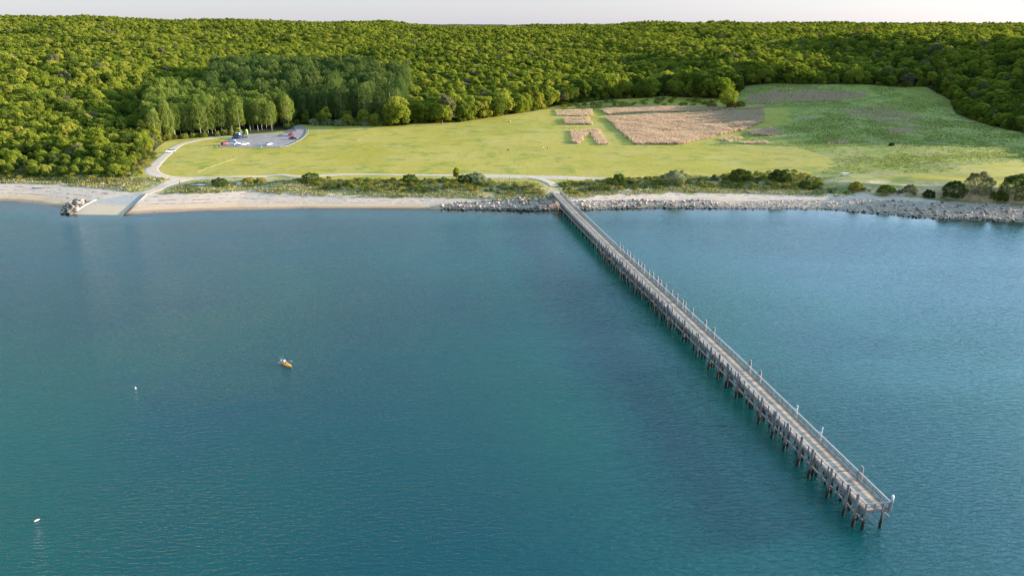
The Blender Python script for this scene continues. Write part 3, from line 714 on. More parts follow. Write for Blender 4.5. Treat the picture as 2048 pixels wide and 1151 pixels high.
# poplar grove with bare pale trunks, and the tall dark grove behind
pp = [make_poplar(31+k, (0, 0, 0), 'x', 'x', hgt=18.5+k, R=4.0+.3*(k % 2), low=.32 if k < 2 else .22) for k in range(4)]
PS = [tuple(p.children) for p in pp]
pd = [make_poplar(131+k, (0, 0, 0), 'x', 'x', hgt=17.5+1.5*k, R=4.8, low=.2, mat='darkpoplar', per=230) for k in range(3)]
PSD = [tuple(p.children) for p in pd]
g1 = scatter(POPW, 5.2); g1 = g1[np.argsort(g1[:, 1])]
g2 = scatter(DARK, 6.6); g2 = g2[np.argsort(g2[:, 1])]
n1 = min(len(g1), 170); n2 = min(len(g2), 125); print('poplars', len(g1), len(g2))
def tr(q, p, lab, grp, s, dk=False):
    s3 = (s, s, s*RNG.uniform(.9, 1.1)); loc = (p[0], p[1], float(height(*p))-.3)
    if dk and q < 3: t = pd[q]; t.location = loc; t.scale = s3; t['label'] = lab; t['group'] = grp; return
    if dk: dup(pd[int(RNG.integers(0, 3))], loc, RNG.uniform(0, 6.28), s3, lab, grp); return
    if tr.c < 4: t = pp[tr.c]; t.location = loc; t.scale = s3; t['label'] = lab; t['group'] = grp
    else: dup(pp[int(RNG.integers(0, 4))], loc, RNG.uniform(0, 6.28), s3, lab, grp)
    tr.c += 1
tr.c = 0
for q, p in enumerate(g1[:n1]): tr(q, p, 'tall slim poplar with a pale bare trunk in the grove beside the parking lot', 'poplars beside the parking lot', RNG.uniform(.82, 1.0))
for q, p in enumerate(g2[:n2]): tr(q, p, 'tall dark poplar in the clump behind the pale bushes', 'dark poplars behind the parking lot', RNG.uniform(.85, 1.25), True)
for arr, nn_, lo_, hi_, lab, S_ in ((g1, n1, .9, 1.05, 'far rows of the poplar grove beside the parking lot', PS), (g2, n2, .95, 1.25, 'far rows of the tall dark poplar clump', PSD)):
    if len(arr) > nn_:
        r = arr[nn_:]; s = RNG.uniform(lo_, hi_, len(r)); o = points_object('poplar_stand', np.stack([r[:, 0], r[:, 1], height(r[:, 0], r[:, 1])-.3], 1), s, s, len(S_), S_); tag(o, lab, 'trees')
# the few trees that stand out along the wood's edge
for px, py, s, sd_, lab, mt in ((799,251,1.55,51,'round pale-green tree standing alone before the dark poplars, left of the lit pair','oak'),
        (884,246,1.45,52,'bright yellow-green tree, nearer the grass of the lit pair at the back of the meadow','oak'),
        (858,243,1.5,53,'lit green tree just behind the bright one at the back of the meadow','oak'),
        (932,238,1.8,54,'broad lit green tree at the right of the sunny group behind the meadow','oak'),
        (985,232,1.6,55,'dark loose tree with lit top at the meadow corner where the reeds begin','oak'),
        (1455,216,1.5,56,'sunlit tree on the low rise above the big reed bed','oak'),
        (1440,196,1.7,57,'taller tree behind the sunlit one on the low rise','oak'),
        (913,358,.48,58,'small slender green tree sticking up from the shoreline bushes','oak')):
    g = ground(px, py)
    if py == 358: t = make_oak(sd_, g-Vector((0, 0, .2)), lab, None, s, mt, R=3.2, hgt=12.5, n=12, leaf=.8)
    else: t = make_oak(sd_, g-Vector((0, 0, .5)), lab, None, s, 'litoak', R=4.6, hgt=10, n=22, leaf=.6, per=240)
    if 'group' in t: del t['group']
# ------------------------------------------------------------------ the pier
RR = np.array([(53.8,89.6),(46.2,138.7),(39.1,179.7),(32.2,218.),(24.6,263.7),(19.6,296.),(18.2,308.)])*.987
HW = 1.8
def pr(y, off, z):
    """point on the pier: y = station, off from the centre line (+ right)"""
    x = np.interp(y, RR[::1, 1], RR[:, 0]); i = min(max(np.searchsorted(RR[:, 1], y), 1), len(RR)-1)
    t = RR[i]-RR[i-1]; t = t/np.hypot(*t); nx, ny = t[1], -t[0]
    return Vector((x-nx*HW+nx*off, y-ny*HW+ny*off, z))
def dz(y): return 3.45+.1*float(sstep(y, 260, 300))
def pdir(y): a = pr(y+1, 0, 0)-pr(y-1, 0, 0); return a.normalized()
Y0, Y1 = 88.9, 300.5
pier = thing('fishing_pier', 'long weathered timber fishing pier running from the beach out over the water', 'pier', (*pr(Y0, 0, 0)[:2], 0.0))
PO = Vector(pier.location)
# planks, one mesh with a tone per plank
rng = np.random.default_rng(5); V = []; F = []; R_ = []; y = Y0; k = 0
while y < Y1:
    w = .27; gap = .02 if rng.random() > .10 else .045; d = pdir(y); c = pr(y, 0, dz(y)); n = Vector((d.y, -d.x, 0)); ex = rng.uniform(-.04, .04); up = rng.uniform(-.008, .008)
    if y > 296: up = -.0
    for a, b, zz in ((-1, 0, 0), (1, 0, 0), (1, 1, 0), (-1, 1, 0), (-1, 0, -1), (1, 0, -1), (1, 1, -1), (-1, 1, -1)):
        p = c+n*a*(HW-.02+ex*a)+d*b*(w-gap)+Vector((0, 0, up+zz*.07))-PO; V.append(p[:])
    o = 8*k; F += [(o, o+1, o+2, o+3), (o+7, o+6, o+5, o+4), (o, o+4, o+5, o+1), (o+2, o+6, o+7, o+3), (o+1, o+5, o+6, o+2), (o, o+3, o+7, o+4)]
    r = rng.uniform(.2, .9); r = r if rng.random() > .07 else .02; R_ += [r]*8; y += w*abs(d.y); k += 1
mesh_np('deck', V, F, M['deck'], pier, attrs=dict(rnd=R_))
def run(off, dzz, w, h, name, mat, y0=Y0, y1=Y1, step=4.6, jit=0.0):
    mb = MB(); ys_ = np.arange(y0, y1, step).tolist()+[y1]
    for a, b in zip(ys_, ys_[1:]):
        j = rng.uniform(-jit, jit); mb.beam(pr(a, off, dz(a)+dzz+j)-PO, pr(b-.02, off, dz(b)+dzz+j)-PO, w, h)
    return mb.build(name, mat, pier)
YR = 293.
for s in (-1, 1):
    run(s*(HW-.02), 1.18, .24, .055, 'top_rail', M['rail'], y1=YR, jit=.004)
    run(s*(HW-.08), .80, .045, .10, 'middle_rail', M['rail'], y1=YR, jit=.01)
    run(s*(HW-.08), .30, .045, .14, 'lower_rail', M['rail'], y1=YR, jit=.01)
    run(s*(HW-.12), .05, .12, .08, 'toe_board', M['timber'], y1=YR)
    run(s*(HW+.03), -.28, .10, .42, 'edge_beam', M['timber'])
    run(s*(HW+.22), -1.45, .16, .28, 'waler', M['timber'], y1=280)
for off in (-1.1, 0, 1.1): run(off, -.24, .16, .3, 'stringer', M['timber'])
# the rail across the seaward end
e0, e1 = pr(Y0-.06, -HW, 0), pr(Y0-.06, HW, 0); zt_ = dz(Y0); ev = (e1-e0).normalized()
for dz_, w, h, nm in ((1.19, .26, .055, 'top_rail'), (.60, .05, .15, 'middle_rail'), (-.2, .1, .34, 'edge_beam')):
    MB().beam(e0+Vector((0, 0, zt_+dz_))-ev*.1-PO, e1+Vector((0, 0, zt_+dz_))+ev*.35-PO, w, h).build(nm, M['rail'] if h < .3 else M['timber'], pier)
for f in (.33, .67, .98): p = e0+(e1-e0)*f; MB().box(p+Vector((0, -.1, zt_+.42))-PO, (.14, .12, 1.5)).build('rail_post', M['timber'], pier)
# rail posts: the nearest 97 are parts, the far ones one part
posts = [(y, s) for y in np.arange(Y0+.1, YR, 1.9) for s in (-1, 1)]
far = MB()
for i, (y, s) in enumerate(posts):
    z = dz(y); b = (far if i >= 95 else MB()).box(pr(y, s*(HW+.02), z+.36)-PO, (.16, .15, 1.58))
    if i < 95: b.build('rail_post', M['timber'], pier)
fo = far.build('rail_post', M['timber'], pier); fo['kind'] = 'stuff'
# bents: cap beam, two support piles and cross brace
for y in np.arange(Y0+.5, 292, 4.4):
    z = dz(y); a, b = pr(y, -HW-.15, z-.55)-PO, pr(y, HW+.15, z-.55)-PO
    MB().beam(a, b, .28, .3).build('cap_beam', M['timber'], pier)
    if y < 280:
        for s in (-1, 1):
            bt = rng.uniform(.1, .5) if y > 94 else (.1 if s < 0 else .45)
            zb_ = float(height(*pr(y, 0, 0)[:2]))-.5 if y > 262 else -3.5
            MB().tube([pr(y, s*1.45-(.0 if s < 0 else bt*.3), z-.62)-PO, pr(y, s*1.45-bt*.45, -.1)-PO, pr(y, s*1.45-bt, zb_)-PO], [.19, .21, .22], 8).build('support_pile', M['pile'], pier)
        if y < 255 and rng.random() > .3:
            MB().beam(pr(y+.22, -1.5, z-.8)-PO, pr(y+.22, 1.3, .5)-PO, .07, .2).build('cross_brace', M['timber'], pier)
mb = MB()
for y in np.arange(Y0+1, 270, 4.4):
    if rng.random() < .8: mb.beam(pr(y, -1.75, 2.6)-PO, pr(y+4.2, -1.75, .7)-PO, .07, .2)
    if rng.random() < .5: mb.beam(pr(y, 1.6, .7)-PO, pr(y+4.2, 1.6, 2.6)-PO, .07, .2)
mb.build('added_brace', M['pile'], pier)  # bracing added to darken the reflection in the water beside the pier
mb = MB()
for y in np.arange(Y0+2.6, 282, 2.2):
    for off in (-.9, .2):
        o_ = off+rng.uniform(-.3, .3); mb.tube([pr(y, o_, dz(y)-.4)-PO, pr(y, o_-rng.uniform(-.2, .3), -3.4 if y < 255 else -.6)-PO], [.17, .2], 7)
mb.build('added_pile', M['pile'], pier)['kind'] = 'stuff'  # inner row added to thicken the dark band beneath the deck
# tall fender piles from their tops in the photograph
Lp = [(1725,1000),(1689,962),(1656,929),(1617,891),(1595,869),(1568,841),(1541,817),(1515,790),(1468,742),(1448,722),(1429,705),(1413,689),(1387,664),(1363,638),(1336,614),(1328,606),(1318,596),(1310,588),(1302,581),(1293,571),(1279,557),(1270,548),(1263,543),(1256,534),(1248,527),(1242,520),(1236,515),(1229,507),(1223,501),(1215,493),(1210,489),(1203,481),(1196,475)]
Rp = [(1720,928),(1519,740),(1498,721),(1428,655),(1408,640),(1383,616),(1373,603),(1363,598),(1351,588),(1344,579),(1329,567),(1320,559),(1312,553),(1305,545),(1299,538),(1289,529),(1282,524),(1276,518),(1266,510),(1262,504),(1256,499),(1247,491),(1241,486)]
for s, L_ in ((-1, Lp), (1, Rp)):
    for px, py in L_:
        top = 5.35 if s < 0 else 5.5; x, y = at_z(px, py, top+.3*(y > 215)); y = max(y, 90.4)
        j = rng.uniform(-.22, .22); r = rng.uniform(.22, .28)
        p0 = pr(y, s*(HW+.42), top+rng.uniform(-.15, .15)); p1 = pr(y, s*(HW+.55+rng.uniform(-.05, .25)), -3.2); p1.y += j
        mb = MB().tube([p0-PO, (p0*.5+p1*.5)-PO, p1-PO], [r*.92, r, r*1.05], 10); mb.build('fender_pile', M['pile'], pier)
# white standpipes on the right rail and the white capped corner post
for px, py, lab, tilt in ((1597,812,'white standpipe with a bent top on the pier rail, the farther of two',1), (1655,858,'white standpipe with a short side arm on the pier rail, the nearer of two',0)):
    x, y = at_z(px, py, dz(100)+2.4); b = pr(y, HW-.20, dz(y)+.005)
    t = thing('standpipe', lab, 'pipe', b)
    MB().tube([(0, 0, 0), (.02, 0, 1.2), (.05, 0, 2.1), (.03, 0, 2.45)]+([(-.12, 0, 2.6), (-.28, 0, 2.5)] if tilt else [(.05, 0, 2.75)]), [.05, .05, .055, .07]+([.08, .05] if tilt else [.09]), 8).build('pipe', M['white'], t, True)
    MB().tube([(.03, 0, 1.95), (-.42, -.05, 1.98)], [.05, .07], 8).build('side_arm', M['white'], t, True)
c = pr(Y0-.05, HW+.12, 0)
t = thing('corner_post', 'stout post with a white rounded cap at the seaward right corner of the pier', 'post', (c.x, c.y, zt_-.2))
MB().tube([(0, 0, 0), (.03, 0, .7), (.06, 0, 1.55)], [.15, .15, .14], 10).build('shaft', M['timber'], t)
MB().tube([(.06, 0, 1.5), (.07, 0, 1.9), (.03, 0, 2.2), (-.04, 0, 2.38), (-.12, 0, 2.44)], [.15, .16, .19, .18, .08], 10).build('cap', M['white'], t, True)

# ------------------------------------------------------------------ people
M['skin'] = simple('skin', (.45,.27,.19), .6)
def cloth(n, c): return simple(n, c, .9, var=.15, scale=5)
def person(label, loc, rz, shirt, pants, pose='stand', hat=None, hair=(.05,.03,.02)):
    if pose == 'stand':
        J = [((0,0,.95),.135),((0,0,1.18),.125),((0,.0,1.40),.14),((0,0,1.50),.06),((0,.01,1.60),.09),((0,.01,1.70),.085)]
        J += [((.10,0,.86),.095),((.12,.03,.48),.062),((.12,0,.09),.045),((.12,.13,.04),.04),((-.10,0,.86),.095),((-.12,-.06,.48),.062),((-.13,-.10,.09),.045),((-.13,.03,.04),.04)]
        J += [((.19,0,1.42),.062),((.25,.0,1.14),.045),((.26,.10,.90),.034),((.26,.13,.81),.036),((-.19,0,1.42),.062),((-.25,0,1.14),.045),((-.26,.08,.90),.034),((-.26,.11,.81),.036)]
    else:      # seated, legs forward, hands on a rod or paddle
        J = [((0,0,.12),.15),((0,-.05,.35),.13),((0,-.05,.58),.145),((0,-.04,.68),.06),((0,-.02,.78),.09),((0,-.02,.88),.085)]
        J += [((.10,.08,.10),.10),((.17,.52,.30),.065),((.16,.92,.06),.045),((.16,1.02,.12),.04),((-.10,.08,.10),.10),((-.17,.50,.26),.065),((-.16,.92,.04),.045),((-.16,1.02,.10),.04)]
        J += [((.20,-.04,.58),.062),((.30,.06,.34),.045),((.22,.32,.34),.034),((.20,.40,.36),.036),((-.20,-.04,.58),.062),((-.30,.08,.34),.045),((-.20,.32,.36),.034),((-.17,.40,.38),.036)]
    E = [(0,1),(1,2),(2,3),(3,4),(4,5),(0,6),(6,7),(7,8),(8,9),(0,10),(10,11),(11,12),(12,13),(2,14),(14,15),(15,16),(16,17),(2,18),(18,19),(19,20),(20,21)]
    me = bpy.data.meshes.new('person'); me.from_pydata([j[0] for j in J], E, []); o = bpy.data.objects.new('person', me); C.objects.link(o)
    md = o.modifiers.new('s', 'SKIN'); md.use_smooth_shade = True
    for i, j in enumerate(J): me.skin_vertices[0].data[i].radius = (j[1], j[1]*.85)
    me.skin_vertices[0].data[0].use_root = True
    o.modifiers.new('u', 'SUBSURF').levels = 1
    dg = bpy.context.evaluated_depsgraph_get(); m2 = bpy.data.meshes.new_from_object(o.evaluated_get(dg)); bpy.data.objects.remove(o)
    m2.name = 'person'; o = bpy.data.objects.new('person', m2); C.objects.link(o)
    m2.materials.clear()
    for k in (M['skin'], cloth('shirt_cloth', shirt), cloth('trouser_cloth', pants)): m2.materials.append(k)
    for p in m2.polygons:
        x, y, z = p.center; s = pose == 'stand'; zz = z if s else z+.82
        if s: p.material_index = 0 if (zz > 1.49 or (zz < .93 and abs(x) > .22)) else (1 if zz > .98 else 2)
        else: p.material_index = 0 if (z > .69 or (y > .34 and z > .3 and abs(x) > .14 and y < .48)) else (1 if (z > .2 and y < .4) else 2)
        p.use_smooth = True
    hz = 1.66 if pose == 'stand' else .84; hy = .01 if pose == 'stand' else -.02
    MB().ball((0, hy-.02, hz+.04), (.095, .11, .10)).build('hair', simple('hair', hair, .8), o, True)
    mb = MB(); mb.ball((0, hy+.10, hz-.04), (.016, .022, .022), 1).ball((.035, hy+.085, hz), (.012, .01, .008), 1).ball((-.035, hy+.085, hz), (.012, .01, .008), 1); mb.build('face_features', simple('face_features', (.2,.11,.08), .6), o, True)
    if hat: MB().ball((0, hy, hz+.07), (.12, .13, .075)).ball((0, hy+.03, hz+.05), (.19, .21, .02)).build('hat', cloth('hat_cloth', hat), o, True)
    o.location = loc; o.rotation_euler = (0, 0, rz); return tag(o, label, 'person')
person('person in a white shirt and dark trousers standing on the meadow, left of two', ground(1087, 300), 1.2, (.75,.75,.72), (.05,.05,.06))
person('person in dark clothes standing on the meadow, right of two', ground(1095, 299), -2.0, (.08,.06,.08), (.06,.05,.05))
person('person in a dark red top and black trousers standing near the ramp track', ground(360, 370), 2.6, (.16,.05,.05), (.02,.02,.03))

# ------------------------------------------------------------------ kayak
x, y = at_z(572, 728, .1)
M['kayak'] = simple('kayak_plastic', (.80,.30,.02), .35, var=.08, scale=2); M['black'] = simple('black_plastic', (.02,.02,.022), .5)
M['navy'] = simple('navy_fabric', (.04,.045,.13), .8); M['grey'] = simple('grey_metal', (.32,.33,.34), .4, .7)
t = thing('kayak', 'orange and yellow fishing kayak with its paddler floating on the open water', 'kayak', (x, y, .0), math.radians(-132))
bm = bmesh.new(); rings = []; NL = 21
for i in range(NL):
    u = -1+2*i/(NL-1); w = .46*(1-abs(u)**2.6)**.8+.015; yy = u*2.05; sheer = .26+.14*abs(u)**3; keel = -.12+.22*abs(u)**4
    pr_ = [(-w*.3, keel), (-w*.85, keel+.09), (-w, sheer*.6), (-w*.9, sheer), (-w*.55, sheer+.02), (-w*.45, .10 if abs(u) < .62 else sheer+.05), (0, .08 if abs(u) < .62 else sheer+.07)]
    pts = pr_+[(-a, b) for a, b in pr_[-2::-1]]
    rings.append([bm.verts.new((a, yy, b)) for a, b in pts])
for a, b in zip(rings, rings[1:]):
    n = len(a)
    for k in range(n): bm.faces.new((a[k], a[(k+1) % n], b[(k+1) % n], b[k]))
bm.faces.new(rings[0]); bm.faces.new(rings[-1][::-1]); mb = MB(); mb.bm.free(); mb.bm = bm
mb.build('hull', M['kayak'], t, True)
M['yellow'] = simple('yellow_plastic', (.75,.45,.03), .4)
MB().box((0, 1.15, .32), (.42, .55, .10), bev=.03).build('hatch', M['yellow'], t)
MB().ball((0, 1.2, .38), (.09, .09, .03)).build('hatch_cap', M['black'], t)
mb = MB(); mb.box((0, -.45, .22), (.5, .45, .08), bev=.02).box((0, -.72, .48), (.5, .07, .5), Matrix.Rotation(.25, 3, 'X'), .02); mb.build('seat', M['navy'], t)
MB().box((0, -1.25, .36), (.42, .42, .32), bev=.03).build('tank_crate', M['black'], t)
MB().tube([(.14, .15, .3), (.14, .15, .62)], .05, 8).box((.14, .15, .66), (.34, .10, .06)).build('pedal_drive', M['black'], t)
for s in (-1, 1): MB().tube([(s*.18, -1.35, .45), (s*.34, -1.7, 1.35)], [.015, .008], 5).build('rod', M['white'], t)
tag(MB().box((0, 0, .1), (.28, .22, .16), bev=.03).build('cool_box', M['concrete']), 'small pale box on the stern of the kayak', 'cool box')
bpy.data.objects['cool_box'].location = (x-.05+1.7*math.sin(math.radians(-132)), y-1.7*math.cos(math.radians(-132)), .42); bpy.data.objects['cool_box'].rotation_euler.z = math.radians(-132)
rz = math.radians(-132); fx, fy = -math.sin(rz), math.cos(rz)
person('kayaker in a white shirt and pale yellow trousers sitting in the orange kayak', (x-.50*fx, y-.50*fy, .24), rz, (.45,.44,.41), (.50,.38,.10), 'sit', hat=(.08,.06,.22))
tb_ = tag(MB().tube([(-1.2, .3, .30), (1.2, -.3, .62)], .018, 6).box((-1.28, .32, .29), (.3, .04, .11)).box((1.28, -.32, .63), (.3, .04, .11)).build('paddle', M['grey']), 'grey paddle held across the kayaker\'s lap', 'paddle'); tb_.location = (x-.10*fx, y-.10*fy, .20); tb_.rotation_euler.z = rz
# buoys
M['buoy'] = simple('buoy_white', (.42,.42,.41), .6); M['bpink'] = simple('buoy_pinkish', (.42,.32,.31), .6)
for px, py, lab, m_, rot in ((271,776,'small round white buoy bobbing left of the kayak','buoy',0), (72,1040,'pinkish-white elongated buoy lying near the bottom left of the water','bpink',.9)):
    x, y = at_z(px, py, .1); t = thing('mooring_buoy', lab, 'buoy', (x, y, .02), rot)
    if not rot: MB().ball((0, 0, .08), (.18, .18, .16)).build('float', M[m_], t, True); MB().tube([(0, 0, .28), (0, 0, .45)], .04, 8).build('stem', M['white'], t)
    else: MB().tube([(-.30, 0, .04), (-.22, 0, .08), (.16, 0, .09), (.28, 0, .07), (.34, 0, .05)], [.05, .11, .12, .09, .03], 10).build('float', M[m_], t, True); MB().tube([(.33, 0, .05), (.5, 0, .08)], .03, 8).build('stem', M['white'], t)
# gulls at the water's edge
for px, py, lab in ((857,418,'white gull resting at the water line left of the riprap'), (963,420,'white gull sitting by the first rocks of the riprap')):
    x, y = at_z(px, py, .05); g = ground(px, py-2); o = MB().ball((0, 0, .17), (.11, .26, .11)).ball((0, .22, .30), (.065, .075, .065)).tube([(0, .27, .30), (0, .37, .28)], [.018, .006], 5).tube([(0, -.2, .18), (0, -.42, .16)], [.07, .02], 6).tube([(.03, 0, 0), (.03, 0, .12)], .012, 4).tube([(-.03, 0, 0), (-.03, 0, .12)], .012, 4).build('gull', M['white'], None, True)
    o.location = g; o.rotation_euler.z = 1.2; o.scale = (1.6,)*3; tag(o, lab, 'bird')

# ------------------------------------------------------------------ vehicles
M['glass'] = simple('car_glass', (.015,.018,.022), .08, spec=.6); M['tyre'] = simple('tyre_rubber', (.02,.02,.02), .9); M['rim'] = simple('alloy', (.45,.45,.46), .3, .9); M['lamp'] = simple('lamp_lens', (.75,.75,.72), .15); M['tail'] = simple('tail_lens', (.35,.02,.02), .2)
def car(label, px, py, rz, kind, col, cat=None):
    if px in CARPX: pass
    g = ground(px, py); p = simple('car_paint', col, .25, .1 if max(col) < .7 else 0, spec=.6)
    nm = {'suv': 'parked_suv', 'sedan': 'parked_car', 'hatch': 'parked_car', 'pickup': 'pickup_truck'}[kind]
    t = thing(nm, label, cat or {'suv': 'car', 'sedan': 'car', 'hatch': 'car', 'pickup': 'pickup truck'}[kind], g+Vector((0, 0, .16)), rz)
    L, Wd = {'suv': (4.7, 1.9), 'sedan': (4.6, 1.82), 'hatch': (4.2, 1.78), 'pickup': (5.5, 1.95)}[kind]; h = L/2
    if kind == 'suv': low = [(-h,.35),(-h,.95),(-h+.1,1.05),(h-1.25,1.05),(h-.15,.88),(h,.7),(h,.35)]; top = [(-h+.06,1.05),(-h+.35,1.66),(-h+.6,1.74),(h-2.0,1.74),(h-1.15,1.05)]
    elif kind == 'sedan': low = [(-h,.32),(-h,.9),(-h+.9,.98),(h-1.4,.98),(h-.15,.78),(h,.62),(h,.32)]; top = [(-h+.75,.98),(-h+1.35,1.40),(-h+1.9,1.46),(h-2.1,1.46),(h-1.3,.98)]
    elif kind == 'hatch': low = [(-h,.32),(-h,.92),(-h+.1,1.0),(h-1.2,1.0),(h-.12,.8),(h,.62),(h,.32)]; top = [(-h+.08,1.0),(-h+.5,1.46),(-h+.8,1.52),(h-1.95,1.52),(h-1.1,1.0)]
    else: low = [(-h,.45),(-h,1.12),(-.55,1.12),(-.55,1.14),(h-1.5,1.14),(h-.12,1.05),(h,.9),(h,.45)]; top = [(-.5,1.14),(-.3,1.82),(-.1,1.86),(h-2.4,1.86),(h-1.6,1.14)]
    mb = MB().prism(low, Wd); bmesh.ops.bevel(mb.bm, geom=list(mb.bm.edges), offset=.06, segments=2, affect='EDGES')
    b = mb.build('body', p, t)
    zt0 = low[-4][1]; rf = max(z for _, z in top)
    MB().prism(top, Wd-.16, [1 if z < zt0+.1 else .84 for _, z in top]).build('windows', M['glass'], t)
    rx = [x for x, z in top if z > rf-.03]; cx = (rx[0]+rx[-1])/2; rl = abs(rx[-1]-rx[0])+.25
    MB().box((cx-.05, 0, rf+.012), (rl, (Wd-.16)*.86, .05), bev=.02).build('roof', p, t)
    if kind == 'pickup': MB().box((-h+.95+.05, 0, 1.135), (h*2*.36, Wd-.3, .02)).build('cargo_bed', M['black'], t)
    for sx_ in (-1, 1):
        for s in (-1, 1):
            wx_, r = sx_*(h-.85), (.33 if kind != 'pickup' else .38)
            w = MB().tube([(wx_, s*(Wd/2-.2), r), (wx_, s*(Wd/2+.015), r)], r, 16).build('wheel', M['tyre'], t); MB().tube([(wx_, s*(Wd/2+.0), r), (wx_, s*(Wd/2+.03), r)], r*.6, 12).build('rim', M['rim'], w)
    for s in (-1, 1):
        MB().box((h-.03, s*(Wd/2-.28), .72 if kind != 'pickup' else .9), (.08, .34, .14)).build('headlight', M['lamp'], t)
        MB().box((-h+.01, s*(Wd/2-.18), .85), (.06, .22, .2)).build('tail_light', M['tail'], t)
    return t
CARPX = {}
R = math.radians
car('white suv driving along the dirt road at the left edge of the meadow', 341.5, 305, R(205), 'suv', (.78,.78,.80))
car('red car parked at the left front corner of the lot', 449, 290, R(75), 'hatch', (.42,.03,.04))
car('pale blue sedan parked behind the red car at the left of the lot', 463, 283.5, R(8), 'sedan', (.42,.50,.60))
car('dark blue car parked behind the pale blue sedan', 472, 278, R(12), 'sedan', (.02,.04,.16))
car('black suv parked at the back left of the lot beside the dark blue car', 474, 274.5, R(15), 'suv', (.025,.03,.04))
car('grey pickup truck parked at the back left of the lot, before the pale shed', 486, 277, R(20), 'pickup', (.10,.11,.13))
car('white car with dark windows at the lot front, left of the bright white hatchback', 473.5, 290.5, R(60), 'sedan', (.66,.70,.80))
car('bright white hatchback parked alone at the lot front', 490.5, 290.5, R(35), 'hatch', (.82,.82,.80))
car('pale blue car parked at the middle of the lot front edge', 537.5, 291, R(70), 'sedan', (.48,.56,.66))
car('red pickup truck parked at the right end of the lot', 582, 272.5, R(120), 'pickup', (.45,.03,.04))
car('dark navy sedan parked broadside in front of the red pickup', 586.5, 279, R(0), 'sedan', (.02,.03,.09))
# small structures by the lot
M['green'] = simple('green_plastic', (.30,.52,.08), .5); M['shed'] = simple('shed_metal', (.30,.33,.36), .6, var=.1)
g = ground(493.5, 269); t = thing('portable_toilet', 'bright lime green portable toilet at the wood edge behind the lot', 'portable toilet', g+Vector((0, 0, .0)), R(95))
MB().box((0, 0, 1.2), (1.2, 1.25, 2.2), bev=.04).build('cabin', M['green'], t)
MB().tube([(-.55, 0, 2.32), (-.3, 0, 2.52), (.3, 0, 2.52), (.55, 0, 2.32)], [.25, .5, .5, .25], 10).build('roof', simple('pale_green_roof', (.45,.62,.25), .5), t)
d = MB().box((-.615, 0, 1.15), (.03, .8, 1.9)).build('door', simple('door_green', (.22,.45,.06), .5), t); MB().box((-.65, .3, 1.1), (.05, .06, .18)).build('handle', M['white'], d)
g = ground(475.5, 272.5); t = thing('box_trailer', 'small grey box trailer standing behind the parked cars at the left of the lot', 'trailer', g, R(5)); t.scale = (.85,)*3
MB().box((0, 0, 1.5), (3.0, 1.9, 2.1), bev=.05).build('box', M['shed'], t)
for sx_ in (-1, 1): MB().tube([(sx_*.2, -1.05, .35), (sx_*.2, -.8, .35)], .33, 14).build('wheel', M['tyre'], t)
MB().beam((1.5, 0, .5), (2.4, 0, .45), .1, .1).build('hitch', M['grey'], t)
MB().box((0, -.965, 1.4), (.8, .03, 1.5)).build('door', M['grey'], t)
g = ground(482.5, 271); t = thing('notice_board', 'tall white narrow notice board beside the grey box trailer', 'sign', g, R(100))
MB().box((0, 0, 1.6), (.08, .9, 2.6)).build('board', M['white'], t)
for s in (-1, 1): MB().box((0, s*.55, 1.5), (.12, .12, 3.0)).build('post', M['timber'], t)
# bollards beside the shore path
for px, py, lab in ((523,296,'low pale post at the middle of the lot front'),):
    g = ground(px, py); t = thing('bollard', lab, 'post', g); MB().tube([(0, 0, -.2), (0, 0, 1.0)], .14, 8).build('shaft', M['concrete'], t); MB().tube([(0, 0, 1.0), (0, 0, 1.1)], [.17, .1], 8).build('cap', M['white'], t)
for px, py, lab in ((1019,358,'leftmost of the short dark bollards along the sandy path above the pier'), (1063,361,'dark bollard at the bend of the sandy path left of the pier path'), (1086,367,'dark bollard right beside the path down to the pier'), (1135,361,'dark bollard on the sandy path just right of the pier path'), (1182,361,'rightmost dark bollard where the sandy path ends')):
    g = ground(px, py); t = thing('bollard', lab, 'bollard', g); MB().tube([(0, 0, -.2), (0, 0, .9)], .15, 8).build('shaft', M['timber'], t); MB().tube([(0, 0, .9), (0, 0, 1.0)], [.17, .12], 8).build('cap', M['black'], t)
# picnic table and boats pulled up
def table(label, px, py, rz, mat, sc=1):
    g = ground(px, py); t = thing('picnic_table', label, 'table', g, rz); t.scale = (sc,)*3
    MB().box((0, 0, .76), (2.2, .8, .06)).build('table_top', mat, t)
    for s in (-1, 1):
        MB().box((0, s*.72, .45), (2.2, .28, .05)).build('bench', mat, t)
        MB().beam((s*.8, -.75, .02), (s*.8, .2, .73), .08, .1).beam((s*.86, .75, .02), (s*.86, -.2, .73), .08, .1).build('leg', M['timber'], t)
table('pale picnic table on the grass above the bluff at the right', 1690, 352, R(5), M['concrete'], 1.7)
def boat(label, px, py, rz, mat, L=3.6):
    g = ground(px, py); t = thing('dinghy', label, 'boat', g+Vector((0, 0, .05)), rz); bm = bmesh.new(); rings = []
    for i in range(13):
        u = i/12; w = .68*math.sin(math.pi*min(.5, .5*(u*1.5)+.30 if u < .2 else .5)) * (1-max(0, u-.45)**2*3.0); xx = (u-.5)*L
        rings.append([bm.verts.new((xx, w*math.cos(a), .42*math.sin(a)*(1-.3*u)+.03)) for a in np.linspace(0, math.pi, 9)])
    for a, b in zip(rings, rings[1:]):
        for k in range(8): bm.faces.new((a[k], a[k+1], b[k+1], b[k]))
    bm.faces.new(rings[0]); bm.faces.new(rings[-1][::-1]); mb = MB(); mb.bm.free(); mb.bm = bm; mb.build('hull', mat, t, True)
    MB().beam((-L/2, 0, .46), (L/2-.2, 0, .34), .05, .06).build('keel', M['timber'], t)
boat('upturned white dinghy on the dry grass by the first round bush', 401, 370, R(10), M['white'])
boat('upturned pale grey dinghy just left of the white one', 388, 370.5, R(-15), M['concrete'], 3.0)
